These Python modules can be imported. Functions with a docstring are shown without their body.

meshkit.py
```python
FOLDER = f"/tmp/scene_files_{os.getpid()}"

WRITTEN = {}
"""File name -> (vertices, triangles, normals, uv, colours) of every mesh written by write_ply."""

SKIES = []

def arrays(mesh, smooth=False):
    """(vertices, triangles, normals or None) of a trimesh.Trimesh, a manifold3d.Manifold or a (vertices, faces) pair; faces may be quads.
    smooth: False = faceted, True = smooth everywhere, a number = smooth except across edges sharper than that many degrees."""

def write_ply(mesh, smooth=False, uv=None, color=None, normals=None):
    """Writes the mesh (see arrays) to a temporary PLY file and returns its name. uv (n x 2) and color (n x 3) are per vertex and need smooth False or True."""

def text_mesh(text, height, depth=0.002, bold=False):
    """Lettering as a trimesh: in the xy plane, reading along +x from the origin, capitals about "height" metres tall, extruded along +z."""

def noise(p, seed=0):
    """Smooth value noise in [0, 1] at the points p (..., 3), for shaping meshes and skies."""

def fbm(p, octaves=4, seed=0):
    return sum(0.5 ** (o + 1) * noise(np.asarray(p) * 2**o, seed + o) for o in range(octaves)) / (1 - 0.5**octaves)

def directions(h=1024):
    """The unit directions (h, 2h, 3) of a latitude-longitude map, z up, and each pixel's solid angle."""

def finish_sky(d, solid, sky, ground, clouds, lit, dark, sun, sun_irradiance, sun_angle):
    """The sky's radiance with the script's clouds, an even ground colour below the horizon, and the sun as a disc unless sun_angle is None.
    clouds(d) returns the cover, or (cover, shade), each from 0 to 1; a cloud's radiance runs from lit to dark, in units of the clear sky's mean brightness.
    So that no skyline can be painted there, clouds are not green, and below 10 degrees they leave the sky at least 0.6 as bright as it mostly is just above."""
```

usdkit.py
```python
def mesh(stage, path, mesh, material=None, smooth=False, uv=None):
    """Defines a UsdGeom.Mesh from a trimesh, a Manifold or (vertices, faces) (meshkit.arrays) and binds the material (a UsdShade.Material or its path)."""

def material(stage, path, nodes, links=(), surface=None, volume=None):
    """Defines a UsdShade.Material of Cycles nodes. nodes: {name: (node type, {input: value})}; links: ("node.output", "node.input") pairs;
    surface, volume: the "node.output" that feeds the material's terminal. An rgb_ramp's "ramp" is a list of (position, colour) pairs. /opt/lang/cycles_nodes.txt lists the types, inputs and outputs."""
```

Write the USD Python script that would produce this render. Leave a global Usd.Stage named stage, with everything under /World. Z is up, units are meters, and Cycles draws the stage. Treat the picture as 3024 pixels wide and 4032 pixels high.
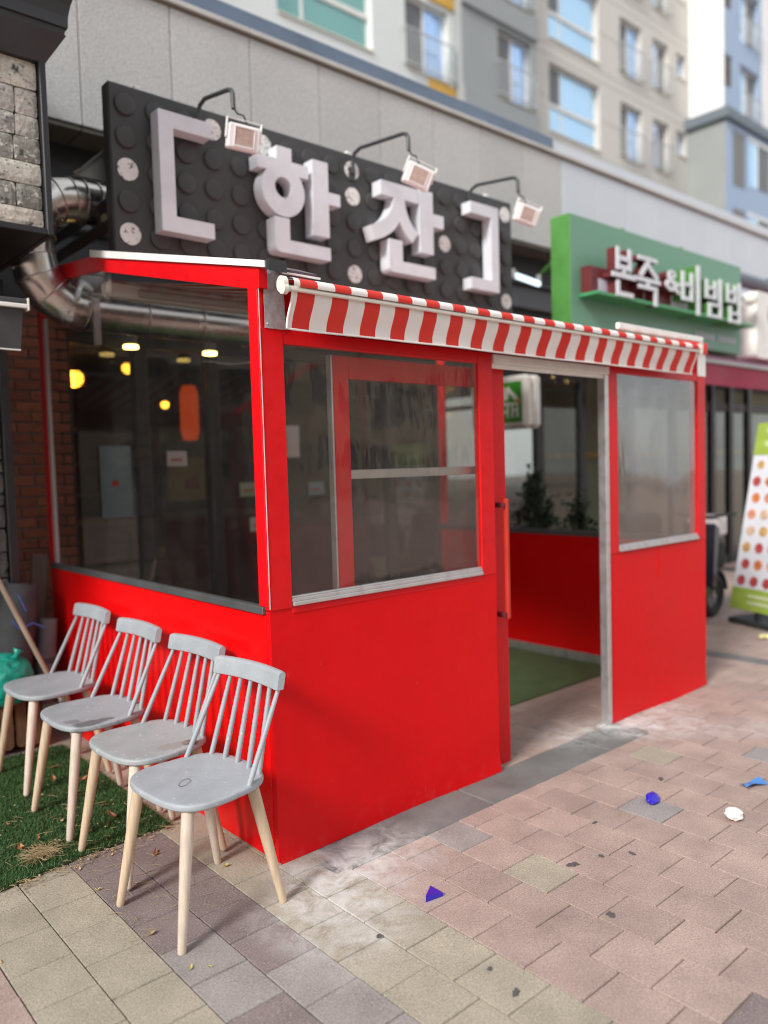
import math, random
import numpy as np
import trimesh
import meshkit
import usdkit
from pxr import Usd, UsdGeom, UsdLux, UsdShade, Gf, Sdf, Vt
from shapely.geometry import Polygon, LineString, Point, box as sbox
from shapely.ops import unary_union
from shapely import affinity

random.seed(7)
rng = np.random.default_rng(11)
stage = Usd.Stage.CreateInMemory()
UsdGeom.SetStageUpAxis(stage, UsdGeom.Tokens.z)
UsdGeom.SetStageMetersPerUnit(stage, 1.0)
UsdGeom.Xform.Define(stage, "/World")
UsdGeom.Scope.Define(stage, "/World/Looks")

# ------------------------------------------------------------------ camera, sky, sun, exposure
CAM = UsdGeom.Camera.Define(stage, "/World/camera")
Rc = [[0.751323, -0.65932, -0.028472], [-0.058888, -0.024009, -0.997976], [0.657301, 0.751479, -0.056865]]
CPOS = (-1.5971, -2.4937, 1.5)
CAM.AddTransformOp().Set(Gf.Matrix4d(*Rc[0], 0, *[-q for q in Rc[1]], 0, *[-q for q in Rc[2]], 0, *CPOS, 1))
CAM.CreateHorizontalApertureAttr(36.0)
CAM.CreateVerticalApertureAttr(48.0)
CAM.CreateFocalLengthAttr(36.94)
CAM.CreateClippingRangeAttr(Gf.Vec2f(0.05, 500))
CAM.CreateFStopAttr(1.4)
CAM.CreateFocusDistanceAttr(2.85)
CAM.CreateExposureAttr(0.78)

SUN_DIR = np.array([-0.86, -0.22, 0.62]); SUN_DIR /= np.linalg.norm(SUN_DIR)
ELEV, ROT = math.asin(SUN_DIR[2]), math.atan2(SUN_DIR[0], SUN_DIR[1])
usdkit.material(stage, "/World/Looks/sky_look", {
    "sky": ("sky_texture", {"sky_type": "single_scattering", "sun_disc": False, "sun_elevation": ELEV, "sun_rotation": ROT, "aerosol_density": 2.0}),
    "tc": ("texture_coordinate", {}),
    "n": ("noise_texture", {"scale": 2.3, "detail": 6.0, "roughness": 0.6}),
    "r": ("map_range", {"from_min": 0.36, "from_max": 0.62, "to_min": 0.45, "to_max": 0.9, "clamp": True}),
    "m": ("mix", {"mix_type": "mix", "color2": (6.9, 7.1, 7.35)}),
    "bg": ("background_shader", {"strength": 0.1}),
}, [("tc.generated", "n.vector"), ("n.fac", "r.value"), ("r.result", "m.fac"), ("sky.color", "m.color1"), ("m.color", "bg.color")], surface="bg.background")
dome = UsdLux.DomeLight.Define(stage, "/World/sky")
UsdShade.MaterialBindingAPI.Apply(dome.GetPrim()).Bind(UsdShade.Material.Get(stage, "/World/Looks/sky_look"))
dome.GetPrim().SetCustomDataByKey("kind", "structure")
sun = UsdLux.DistantLight.Define(stage, "/World/sun")
sun.CreateNormalizeAttr(True); sun.CreateIntensityAttr(0.58); sun.CreateAngleAttr(14.0)
sun.CreateColorAttr(Gf.Vec3f(1.0, 0.975, 0.94))
zx = SUN_DIR; xx = np.cross([0, 0, 1], zx); xx /= np.linalg.norm(xx); yx = np.cross(zx, xx)
sun.AddTransformOp().Set(Gf.Matrix4d(*xx, 0, *yx, 0, *zx, 0, 0, 0, 50, 1))

# ------------------------------------------------------------------ helpers
COUNT = {}
def path_for(name, parent):
    base = parent.GetPath().pathString if parent is not None else "/World"
    k = (base, name); n = COUNT.get(k, 0); COUNT[k] = n + 1
    return f"{base}/{name}" if n == 0 else f"{base}/{name}_{n:03d}"
def data(p, **cd):
    for k, v in cd.items():
        if v: p.SetCustomDataByKey(k, v)
    return p
def thing(name, label, category, loc=(0, 0, 0), rz=0.0, group=None, kind=None, size=1.0):
    x = UsdGeom.Xform.Define(stage, path_for(name, None))
    x.AddTranslateOp().Set(Gf.Vec3d(*map(float, loc)))
    if rz: x.AddRotateZOp().Set(float(rz))
    if size != 1.0: x.AddScaleOp().Set(Gf.Vec3f(size, size, size))
    return data(x.GetPrim(), label=label, category=category, group=group, kind=kind)
def obj(name, m, mat, parent=None, smooth=False, **cd):
    p = usdkit.mesh(stage, path_for(name, parent), m, "/World/Looks/" + mat, smooth)
    return data(p.GetPrim(), **cd)
def sub(name, parent):
    return UsdGeom.Xform.Define(stage, path_for(name, parent)).GetPrim()
def copy_of(src, name, label, loc, rz, group):
    x = UsdGeom.Xform.Define(stage, path_for(name, None))
    x.AddTranslateOp().Set(Gf.Vec3d(*map(float, loc))); x.AddRotateZOp().Set(float(rz))
    p = x.GetPrim(); p.GetReferences().AddInternalReference(src.GetPath()); p.SetInstanceable(True)
    return data(p, label=label, category=src.GetCustomDataByKey("category"), group=group)
cat = trimesh.util.concatenate
def bx(x0, y0, z0, x1, y1, z1):
    m = trimesh.creation.box(extents=(abs(x1 - x0), abs(y1 - y0), abs(z1 - z0)))
    m.apply_translation(((x0 + x1) / 2, (y0 + y1) / 2, (z0 + z1) / 2)); return m
def cb(x0, y0, z0, x1, y1, z1, b=0.004):
    x0, x1 = sorted((x0, x1)); y0, y1 = sorted((y0, y1)); z0, z1 = sorted((z0, z1))
    b = min(b, (x1 - x0) * .45, (y1 - y0) * .45, (z1 - z0) * .45); P = []
    for i, X in ((1, x0), (-1, x1)):
        for j, Y in ((1, y0), (-1, y1)):
            for k, Z in ((1, z0), (-1, z1)):
                P += [(X, Y + j * b, Z + k * b), (X + i * b, Y, Z + k * b), (X + i * b, Y + j * b, Z)]
    return trimesh.convex.convex_hull(np.array(P))
def tube(pts, r, n=12, caps=True):
    pts = np.array(pts, float); r = np.broadcast_to(np.asarray(r, float), (len(pts),))
    t = np.gradient(pts, axis=0); t /= np.linalg.norm(t, axis=1)[:, None]
    u = np.cross(t[0], [0, 0, 1.0]); 
    if np.linalg.norm(u) < .2: u = np.cross(t[0], [1.0, 0, 0])
    u /= np.linalg.norm(u); V = []; a = np.linspace(0, 2 * np.pi, n, endpoint=False)
    for i in range(len(pts)):
        u = u - t[i] * (u @ t[i]); u /= np.linalg.norm(u); w = np.cross(t[i], u)
        V.append(pts[i] + r[i] * (np.cos(a)[:, None] * u + np.sin(a)[:, None] * w))
    V = np.vstack(V); F = []
    for i in range(len(pts) - 1):
        for j in range(n):
            a0, a1 = i * n + j, i * n + (j + 1) % n
            F += [(a0, a1, a1 + n), (a0, a1 + n, a0 + n)]
    if caps:
        V = np.vstack([V, pts[0], pts[-1]]); e = (len(pts) - 1) * n
        for j in range(n):
            F += [(len(V) - 2, (j + 1) % n, j), (len(V) - 1, e + j, e + (j + 1) % n)]
    return trimesh.Trimesh(V, F, process=False)
def ext(poly, h):
    gs = getattr(poly, "geoms", [poly])
    return cat([trimesh.creation.extrude_polygon(g, h, engine="earcut") for g in gs])
def ext_xz(poly, yb, h):            # polygon in (x, z); solid from y = yb towards -y by h
    m = ext(poly, h); v = m.vertices
    m.vertices = np.c_[v[:, 0], yb - v[:, 2], v[:, 1]]; return m
def ext_yz(poly, x0, h):            # polygon in (y, z); solid from x0 towards +x by h
    m = ext(poly, h); v = m.vertices
    m.vertices = np.c_[x0 + v[:, 2], v[:, 0], v[:, 1]]; return m
def revolve(profile, n=24):
    return trimesh.creation.revolve(np.array(profile, float), sections=n)
def at(m, x=0, y=0, z=0, rx=0, ry=0, rz=0):
    m = m.copy(); T = trimesh.transformations
    m.apply_transform(T.euler_matrix(math.radians(rx), math.radians(ry), math.radians(rz))); m.apply_translation((x, y, z)); return m
def grid(f, nu, nv):
    u, v = np.meshgrid(np.linspace(0, 1, nu), np.linspace(0, 1, nv), indexing="ij")
    V = np.array([f(a, b) for a, b in zip(u.ravel(), v.ravel())], float); F = []
    for i in range(nu - 1):
        for j in range(nv - 1):
            a = i * nv + j; F += [(a, a + nv, a + nv + 1), (a, a + nv + 1, a + 1)]
    return trimesh.Trimesh(V, F, process=False)
def quad(*p):
    return trimesh.Trimesh(np.array(p, float), [(0, 1, 2), (0, 2, 3)], process=False)
def stroke(pts, w, cap="flat", join="mitre"):
    return LineString(pts).buffer(w / 2, cap_style=cap, join_style=join)

# ------------------------------------------------------------------ materials
def M(name, col, rough=.5, metal=0., v=.12, s=6., b=0., bs=150., spec=.5, coat=0., rnd=0., local=False, extra=None, stretch=None, sheen=0., v2=0., s2=90., tint=None):
    src = "tc.object" if local else "geo.position"
    N = {"tc": ("texture_coordinate", {}), "geo": ("geometry", {}), "oi": ("object_info", {}),
         "n": ("noise_texture", {"scale": s, "detail": 5., "roughness": .6}),
         "mr": ("map_range", {"from_min": .3, "from_max": .7, "to_min": 1 - v, "to_max": 1 + v}),
         "n2": ("noise_texture", {"scale": s2, "detail": 3., "roughness": .7}),
         "mr2": ("map_range", {"from_min": .3, "from_max": .7, "to_min": 1 - v2, "to_max": 1 + v2}),
         "mo": ("map_range", {"from_min": 0., "from_max": 1., "to_min": 1 - rnd, "to_max": 1 + rnd}),
         "m1": ("math", {"math_type": "multiply"}), "m2": ("math", {"math_type": "multiply"}),
         "mul": ("mix", {"mix_type": "multiply", "fac": 1., "color1": col}),
         "rr": ("map_range", {"from_min": .3, "from_max": .7, "to_min": max(.02, rough * .82), "to_max": min(1, rough * 1.18)}),
         "p": ("principled_bsdf", {"metallic": metal, "specular_ior_level": spec, "coat_weight": coat, "sheen_weight": sheen})}
    L = [("n.fac", "mr.value"), ("n2.fac", "mr2.value"), ("oi.random", "mo.value"), ("mr.result", "m1.value1"), ("mr2.result", "m1.value2"),
         ("m1.value", "m2.value1"), ("mo.result", "m2.value2"), ("m2.value", "mul.color2"), ("n.fac", "rr.value"), ("rr.result", "p.roughness")]
    if stretch:
        N["map"] = ("mapping", {"scale": stretch}); L += [(src, "map.vector"), ("map.vector", "n.vector"), ("map.vector", "n2.vector")]; cv = "map.vector"
    else:
        L += [(src, "n.vector"), (src, "n2.vector")]; cv = src
    out = "mul.color"
    if b:
        N["nb"] = ("noise_texture", {"scale": bs, "detail": 4., "roughness": .6}); N["bu"] = ("bump", {"strength": b, "distance": .004})
        L += [(cv, "nb.vector"), ("nb.fac", "bu.height"), ("bu.normal", "p.normal")]
    if extra: out = extra(N, L, out, src)
    L.append((out, "p.base_color"))
    usdkit.material(stage, "/World/Looks/" + name, N, L, surface="p.BSDF")
def fleck(col, scale, thr, soft=.03, tag="f", rgh=.7):
    def f(N, L, out, src):
        N[tag + "n"] = ("noise_texture", {"scale": scale, "detail": 2., "roughness": rgh})
        N[tag + "r"] = ("map_range", {"from_min": thr, "from_max": thr + soft, "to_min": 0., "to_max": 1., "clamp": True})
        N[tag + "m"] = ("mix", {"mix_type": "mix", "color2": col})
        L.extend([(src, tag + "n.vector"), (tag + "n.fac", tag + "r.value"), (tag + "r.result", tag + "m.fac"), (out, tag + "m.color1")])
        return tag + "m.color"
    return f
def chain(*fs):
    def f(N, L, out, src):
        for g in fs: out = g(N, L, out, src)
        return out
    return f
def dust(spots, col=(.62, .62, .6)):      # spilt pale cement dust round given places of the ground
    def f(N, L, out, src):
        N["dn0"] = ("noise_texture", {"scale": 9., "detail": 7., "roughness": .72, "distortion": .8}); N["dn"] = ("map_range", {"from_min": .38, "from_max": .66, "to_min": 0., "to_max": .85, "clamp": True}); L.append(("dn0.fac", "dn.value")); L.append((src, "dn0.vector"))
        for i, (x, y, r, k) in enumerate(spots):
            N[f"ds{i}"] = ("mapping", {"location": (-x / r, -y / r, 0), "scale": (1 / r, 1 / r, 0)})
            N[f"dg{i}"] = ("gradient_texture", {"gradient_type": "spherical"})
            N[f"dm{i}"] = ("math", {"math_type": "multiply"}); N[f"dk{i}"] = ("math", {"math_type": "multiply", "value2": k * 2.1, "use_clamp": True})
            N[f"dx{i}"] = ("mix", {"mix_type": "mix", "color2": col})
            L.extend([(src, f"ds{i}.vector"), (f"ds{i}.vector", f"dg{i}.vector"), (f"dg{i}.fac", f"dm{i}.value1"), ("dn.result", f"dm{i}.value2"),
                      (f"dm{i}.value", f"dk{i}.value1"), (f"dk{i}.value", f"dx{i}.fac"), (out, f"dx{i}.color1")])
            out = f"dx{i}.color"
        return out
    return f
DUST = dust([(.1, -.2, .3, .75), (.0, -.36, .36, .5), (.36, -.2, .3, .5), (-.1, -.55, .3, .3), (2.35, -.14, .3, .75), (2.2, -.02, .2, .5), (2.72, -.6, .25, .3), (2.55, -.4, .25, .35), (2.7, -.1, .28, .45), (1.95, .05, .3, .35)])
gum = fleck((.1, .1, .1), 14., .735, .02, "g", .3)
pav = dict(rough=.85, v=.16, s=5., b=.5, bs=160., rnd=.06, v2=.3, s2=150.)
M("paver_beige", (.345, .305, .235), extra=chain(fleck((.2, .17, .13), 170., .60, .06), DUST), **pav)
M("paver_purple", (.2, .158, .15), extra=chain(fleck((.36, .32, .3), 170., .60, .06), DUST), **pav)
M("paver_purple_grey", (.27, .24, .225), extra=chain(fleck((.4, .36, .33), 170., .60, .06), DUST), **pav)
M("paver_red", (.355, .264, .226), extra=chain(fleck((.26, .16, .14), 170., .60, .06), DUST), **pav)
M("paver_red_dull", (.335, .248, .213), extra=chain(fleck((.2, .14, .12), 170., .60, .06), DUST), **pav)
M("paver_grey", (.27, .25, .24), extra=chain(fleck((.16, .15, .14), 170., .60, .06), DUST), **pav)
M("joint_sand", (.13, .115, .1), rough=.95, v=.3, s=40., b=.5)
M("kerb_granite", (.15, .147, .14), rough=.8, v=.22, s=4., b=.5, bs=200., v2=.3, s2=400., extra=chain(fleck((.1, .1, .1), 9., .64, .1), DUST))
M("ground_far", (.36, .25, .215), rough=.9, v=.15, s=2.)
def SCUFF(N, L, out, src):       # fine pale scratches and a little splashed dirt low on the film
    N["scm"] = ("mapping", {"scale": (26., 26., 5.), "rotation": (.5, .3, .2)}); N["scn"] = ("noise_texture", {"scale": 5., "detail": 2., "distortion": 2.}); N["scr"] = ("map_range", {"from_min": .735, "from_max": .76, "to_min": 0., "to_max": .35, "clamp": True})
    N["scx"] = ("mix", {"mix_type": "mix", "color2": (.55, .25, .22)}); N["dz"] = ("separate_xyz", {}); N["dzr"] = ("map_range", {"from_min": .0, "from_max": .16, "to_min": 1., "to_max": 0., "clamp": True})
    N["dzn"] = ("noise_texture", {"scale": 16., "detail": 6., "roughness": .75}); N["dzm"] = ("map_range", {"from_min": .52, "from_max": .75, "to_min": 0., "to_max": .18, "clamp": True}); N["dzk"] = ("math", {"math_type": "multiply"}); N["dzx"] = ("mix", {"mix_type": "mix", "color2": (.3, .2, .17)})
    L.extend([("geo.position", "scm.vector"), ("scm.vector", "scn.vector"), ("scn.fac", "scr.value"), ("scr.result", "scx.fac"), (out, "scx.color1"), ("geo.position", "dz.vector"), ("dz.z", "dzr.value"), ("geo.position", "dzn.vector"), ("dzn.fac", "dzm.value"),
              ("dzr.result", "dzk.value1"), ("dzm.result", "dzk.value2"), ("dzk.value", "dzx.fac"), ("scx.color", "dzx.color1")])
    return "dzx.color"
M("red_panel", (.67, .003, .006), rough=.4, v=.04, s=2., b=.06, bs=9., spec=.2, v2=.03, s2=14., extra=SCUFF)
M("red_panel_side", (.72, .003, .004), rough=.3, v=.02, s=2., b=.03, bs=7., spec=.22, extra=SCUFF)
M("red_frame", (.65, .004, .008), rough=.38, v=.06, s=10., b=.1, bs=20., spec=.32, extra=SCUFF)
M("dark_red", (.12, .01, .012), rough=.5)
M("aluminium", (.62, .62, .62), rough=.38, metal=.85, v=.06, s=15., stretch=(1, 1, 1))
M("alu_dark", (.13, .135, .14), rough=.45, metal=.5, v=.1)
M("galvanised", (.62, .66, .67), rough=.42, metal=.75, v=.14, s=30., v2=.08, s2=60.)
M("white_metal", (.78, .77, .73), rough=.35, v=.05, s=12.)
M("cream_metal", (.72, .70, .62), rough=.35, v=.05, s=12.)
M("grey_trim", (.55, .5, .5), rough=.4, v=.05)
def stripes(N, L, out, src):
    N["sx"] = ("separate_xyz", {}); N["so"] = ("math", {"math_type": "subtract", "value2": .0865}); N["sd"] = ("math", {"math_type": "divide", "value2": .1586})
    N["sf"] = ("math", {"math_type": "fraction"}); N["sl"] = ("math", {"math_type": "less_than", "value2": .495}); N["sm"] = ("mix", {"mix_type": "mix", "color2": (.60, .024, .012)})
    N["lo"] = ("math", {"math_type": "greater_than", "value2": .085}); N["la"] = ("math", {"math_type": "multiply"})
    L.extend([("tc.object", "sx.vector"), ("sx.x", "so.value1"), ("so.value", "sd.value1"), ("sd.value", "sf.value1"), ("sf.value", "sl.value1"), ("sx.x", "lo.value1"),
              ("sl.value", "la.value1"), ("lo.value", "la.value2"), ("la.value", "sm.fac"), (out, "sm.color1")])
    return "sm.color"
M("awning_fabric", (.74, .71, .68), rough=.75, v=.04, s=4., b=.15, bs=700., extra=stripes)
M("awning_hem", (.78, .75, .72), rough=.8)
M("sign_black", (.055, .055, .055), rough=.5, v=.12, s=5., b=.12, bs=60., spec=.35)
M("letter_white", (.64, .655, .69), rough=.3, v=.05, s=9., spec=.5)
M("disc_white", (.74, .73, .71), rough=.5, extra=fleck((.07, .07, .07), 95., .585, .02))
M("disc_plain", (.74, .73, .71), rough=.5, extra=fleck((.12, .12, .12), 38., .61, .02))
M("lamp_white", (.74, .725, .715), rough=.4, v=.03)
M("lamp_glass", (.42, .32, .28), rough=.12, v=.18, s=30., spec=.6)
M("black_steel", (.035, .038, .04), rough=.4, v=.15)
M("granite", (.50, .495, .48), rough=.7, v=.06, s=1.2, rnd=.05, v2=.3, s2=70., extra=chain(fleck((.31, .31, .31), 95., .6, .06), fleck((.64, .64, .62), 80., .63, .05, "w")))
M("panel_light", (.60, .64, .69), rough=.5, v=.04, s=1., rnd=.03)
M("coping", (.5, .48, .45), rough=.6, v=.1, s=5.)
M("coping_joint", (.2, .16, .12), rough=.8)
M("blue_strip", (.13, .17, .23), rough=.25, v=.15, s=1.5, metal=.3)
M("soffit", (.21, .2, .175), rough=.8, v=.08)
M("charcoal", (.045, .046, .048), rough=.6, v=.15, s=2.)
M("charcoal_light", (.10, .10, .105), rough=.55, v=.12, s=2.)
def brickface(N, L, out, src): return fleck((.06, .05, .045), 30., .62, .15, "bf")(N, L, out, src)
M("brick_red", (.27, .095, .055), rough=.9, v=.18, s=20., b=.5, bs=180., rnd=.22, extra=brickface)
M("mortar", (.15, .145, .14), rough=.95, v=.12, s=30., b=.3)
stone_x = chain(fleck((.05, .055, .055), 16., .60, .12, "sa"), fleck((.50, .49, .44), 34., .58, .05, "sb"), fleck((.06, .06, .055), 70., .64, .04, "sc"))
for i, c in enumerate([(.46, .44, .38), (.36, .34, .31), (.29, .29, .28), (.5, .47, .41), (.22, .215, .19), (.13, .15, .155), (.52, .47, .40)]):
    M(f"stone_{i}", c, rough=.9, v=.3, s=9., b=1., bs=70., v2=.25, s2=60., rnd=.08, extra=stone_x)
for i, c in enumerate([(.12, .12, .117), (.085, .085, .09), (.17, .155, .135), (.06, .06, .06)]):
    M(f"ledge_stone_{i}", c, rough=.9, v=.3, s=14., b=1., bs=40., v2=.2)
M("black_paint", (.014, .014, .016), rough=.5, v=.15, b=.1, bs=50.)
M("black_moulding", (.02, .02, .022), rough=.42, v=.2, b=.1, bs=50.)
M("dark_canvas", (.06, .06, .063), rough=.85, v=.2, s=8., b=.4, bs=300.)
def duct_seams(N, L, out, src): return out
M("duct_metal", (.60, .56, .52), rough=.24, metal=1., v=.12, s=6., b=.25, bs=8.)
M("hood_sheet", (.22, .25, .235), rough=.45, v=.1, metal=.2)
M("chair_grey", (.31, .335, .355), rough=.5, v=.1, s=8., local=True, spec=.4, v2=.06, s2=120., rnd=.05, b=.12, bs=90.,
  extra=chain(fleck((.52, .54, .54), 45., .69, .02, "ca", .8), fleck((.18, .17, .15), 5., .70, .05, "cb2")))
def spot(x, y, rx, ry, col, k, tag):       # a stain with a shape of its own on the seat
    def f(N, L, out, src):
        N[tag + "m"] = ("mapping", {"location": (-x / rx, -y / ry, 0), "scale": (1 / rx, 1 / ry, 0)}); N[tag + "g"] = ("gradient_texture", {"gradient_type": "spherical"}); N[tag + "n"] = ("noise_texture", {"scale": 22., "detail": 4.})
        N[tag + "a"] = ("math", {"math_type": "multiply"}); N[tag + "r"] = ("map_range", {"from_min": .12, "from_max": .2, "to_min": 0., "to_max": k, "clamp": True}); N[tag + "x"] = ("mix", {"mix_type": "mix", "color2": col})
        L.extend([(src, tag + "m.vector"), (src, tag + "n.vector"), (tag + "m.vector", tag + "g.vector"), (tag + "g.fac", tag + "a.value1"), (tag + "n.fac", tag + "a.value2"), (tag + "a.value", tag + "r.value"), (tag + "r.result", tag + "x.fac"), (out, tag + "x.color1")])
        return tag + "x.color"
    return f
CH = dict(rough=.5, v=.1, s=8., local=True, spec=.4, v2=.06, s2=120., rnd=.05, b=.12, bs=90.); CX = fleck((.52, .54, .54), 45., .66, .03, "ca", .8)
M("chair_seat_wet", (.31, .335, .355), extra=chain(CX, spot(-.17, .06, .06, .12, (.12, .125, .13), .9, "w1"), spot(-.1, .12, .05, .05, (.15, .155, .16), .6, "w2")), **CH)
M("chair_seat_stained", (.33, .35, .355), extra=chain(CX, spot(-.17, -.09, .05, .05, (.13, .08, .05), .85, "w1"), spot(-.15, -.03, .06, .09, (.27, .25, .22), .6, "w2")), **CH)
M("pencil_mark", (.05, .05, .05), rough=.7)
M("beech", (.55, .42, .29), rough=.5, v=.12, s=5., local=True, stretch=(14, 14, 1.2), v2=.08, s2=14., rnd=.08)
M("beech_pale", (.58, .48, .39), rough=.55, v=.12, s=5., local=True, stretch=(14, 14, 1.2), v2=.08, s2=14., rnd=.08)
M("leg_tip", (.3, .22, .14), rough=.7)
M("turf_base", (.03, .055, .018), rough=.95, v=.3, s=30.)
M("inner_mat", (.075, .12, .045), rough=.95, v=.25, s=8., b=.9, bs=90., v2=.3, s2=150.)
M("planter_wood", (.16, .09, .045), rough=.8, v=.3, s=6., stretch=(9, 9, 1.))
M("soil", (.035, .028, .02), rough=1.)
M("stick_wood", (.42, .34, .25), rough=.6, v=.15)
M("roll_felt", (.07, .073, .078), rough=.95, v=.25, s=10., b=.4)
M("roll_grey", (.16, .16, .17), rough=.9, v=.2, s=10., b=.4)
M("blue_string", (.08, .16, .55), rough=.6)
M("teal_plastic", (.01, .30, .22), rough=.3, v=.12, s=9., b=.25, bs=12.)
M("plank_grey", (.16, .135, .115), rough=.9, v=.25, s=6., b=.4, stretch=(10, 10, 1))
M("green_face", (.125, .295, .19), rough=.4, v=.05, s=2., spec=.6)
M("green_edge", (.075, .235, .05), rough=.4)
M("green_ledge", (.06, .33, .13), rough=.4)
M("sign_maroon", (.12, .015, .018), rough=.45, v=.1)
M("sign_lilac", (.56, .54, .66), rough=.4)
M("eave_purple", (.09, .065, .08), rough=.3)
M("letter_green", (.06, .2, .03), rough=.45)
M("box_green", (.05, .30, .03), rough=.3)
M("orange_dot", (.8, .28, .03), rough=.5)
M("magenta_fabric", (.30, .035, .07), rough=.75, v=.08, s=3.)
M("magenta_light", (.5, .15, .26), rough=.7)
M("grey_metal", (.38, .38, .38), rough=.4, metal=.4)
M("banner_white", (.70, .71, .76), rough=.5, v=.05, s=6.)
M("banner_green", (.33, .45, .07), rough=.5, v=.08, s=9.)
for i, c in enumerate([(.62, .2, .06), (.55, .33, .12), (.66, .27, .16), (.42, .06, .06), (.6, .42, .3)]): M(f"dish_{i}", c, rough=.6, v=.35, s=25.)
M("print_pale", (.55, .62, .35), rough=.6)
M("tyre", (.02, .02, .021), rough=.8, v=.1)
M("scooter_body", (.02, .022, .03), rough=.25, coat=.5)
M("cargo_box", (.55, .52, .53), rough=.45)
M("shop_wall_pale", (.33, .36, .25), rough=.7, v=.2, s=2.)
M("shop_dark", (.02, .019, .018), rough=.9, v=.2, s=2.)
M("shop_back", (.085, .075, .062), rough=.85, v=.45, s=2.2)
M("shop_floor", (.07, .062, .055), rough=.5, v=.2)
M("mullion", (.022, .023, .025), rough=.4)
M("mullion_brown", (.05, .035, .028), rough=.5)
M("paper_white", (.62, .58, .58), rough=.8, v=.05)
M("poster_blue", (.22, .33, .37), rough=.7, v=.2, s=5.)
M("maroon_vinyl", (.14, .015, .022), rough=.3, v=.2, s=4.)
M("seat_tan", (.28, .21, .15), rough=.6, v=.2)
M("red_plastic", (.48, .03, .015), rough=.4)
M("green_curtain", (.015, .16, .035), rough=.7)
M("yellow_print", (.6, .42, .1), rough=.6)
M("pale_pipe", (.40, .35, .34), rough=.5, v=.08)
M("plant_pot", (.2, .12, .09), rough=.8)
M("bark", (.07, .05, .035), rough=.9)
M("beige_wall", (.56, .535, .49), rough=.75, v=.03, s=.6)
M("beige_reveal", (.62, .58, .48), rough=.75, v=.03)
M("pale_wall", (.66, .68, .66), rough=.75, v=.03, s=.6)
M("grey_wall", (.29, .305, .305), rough=.7, v=.04, s=.6)
M("white_wall", (.80, .79, .77), rough=.75, v=.03, s=.5)
M("greygreen_wall", (.27, .29, .275), rough=.7, v=.06, s=.5)
M("blue_wall", (.33, .42, .56), rough=.6, v=.05, s=.6)
M("slate_trim", (.13, .155, .18), rough=.5, v=.05)
M("orange_panel", (.62, .36, .06), rough=.6)
M("window_frame", (.72, .71, .68), rough=.5)
M("screen_mesh", (.17, .175, .18), rough=.7, v=.05)
M("louvre_dark", (.2, .185, .175), rough=.6)
M("joint_dark", (.36, .345, .32), rough=.9)
M("tan_wall", (.52, .43, .32), rough=.8, v=.06, s=.5)
M("roof_dark", (.1, .1, .1), rough=.9)
M("cobalt_plastic", (.03, .02, .42), rough=.35, v=.1)
M("sky_blue_plastic", (.06, .2, .5), rough=.4)
M("white_plastic", (.82, .80, .76), rough=.5)
M("yellow_paper", (.66, .64, .3), rough=.7, v=.15, s=20.)
M("gum_grey", (.085, .083, .08), rough=.8, v=.2, s=60.)
M("leaf_brown", (.33, .14, .055), rough=.75, v=.3, s=30., rnd=.3)
M("leaf_tan", (.44, .31, .17), rough=.8, v=.25, s=30., rnd=.25)
M("leaf_yellow", (.52, .45, .14), rough=.8, v=.25, s=30., rnd=.2)
M("straw", (.34, .25, .13), rough=.9, v=.3, s=50.)
M("window_rail", (.52, .53, .52), rough=.4, metal=.4)
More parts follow.
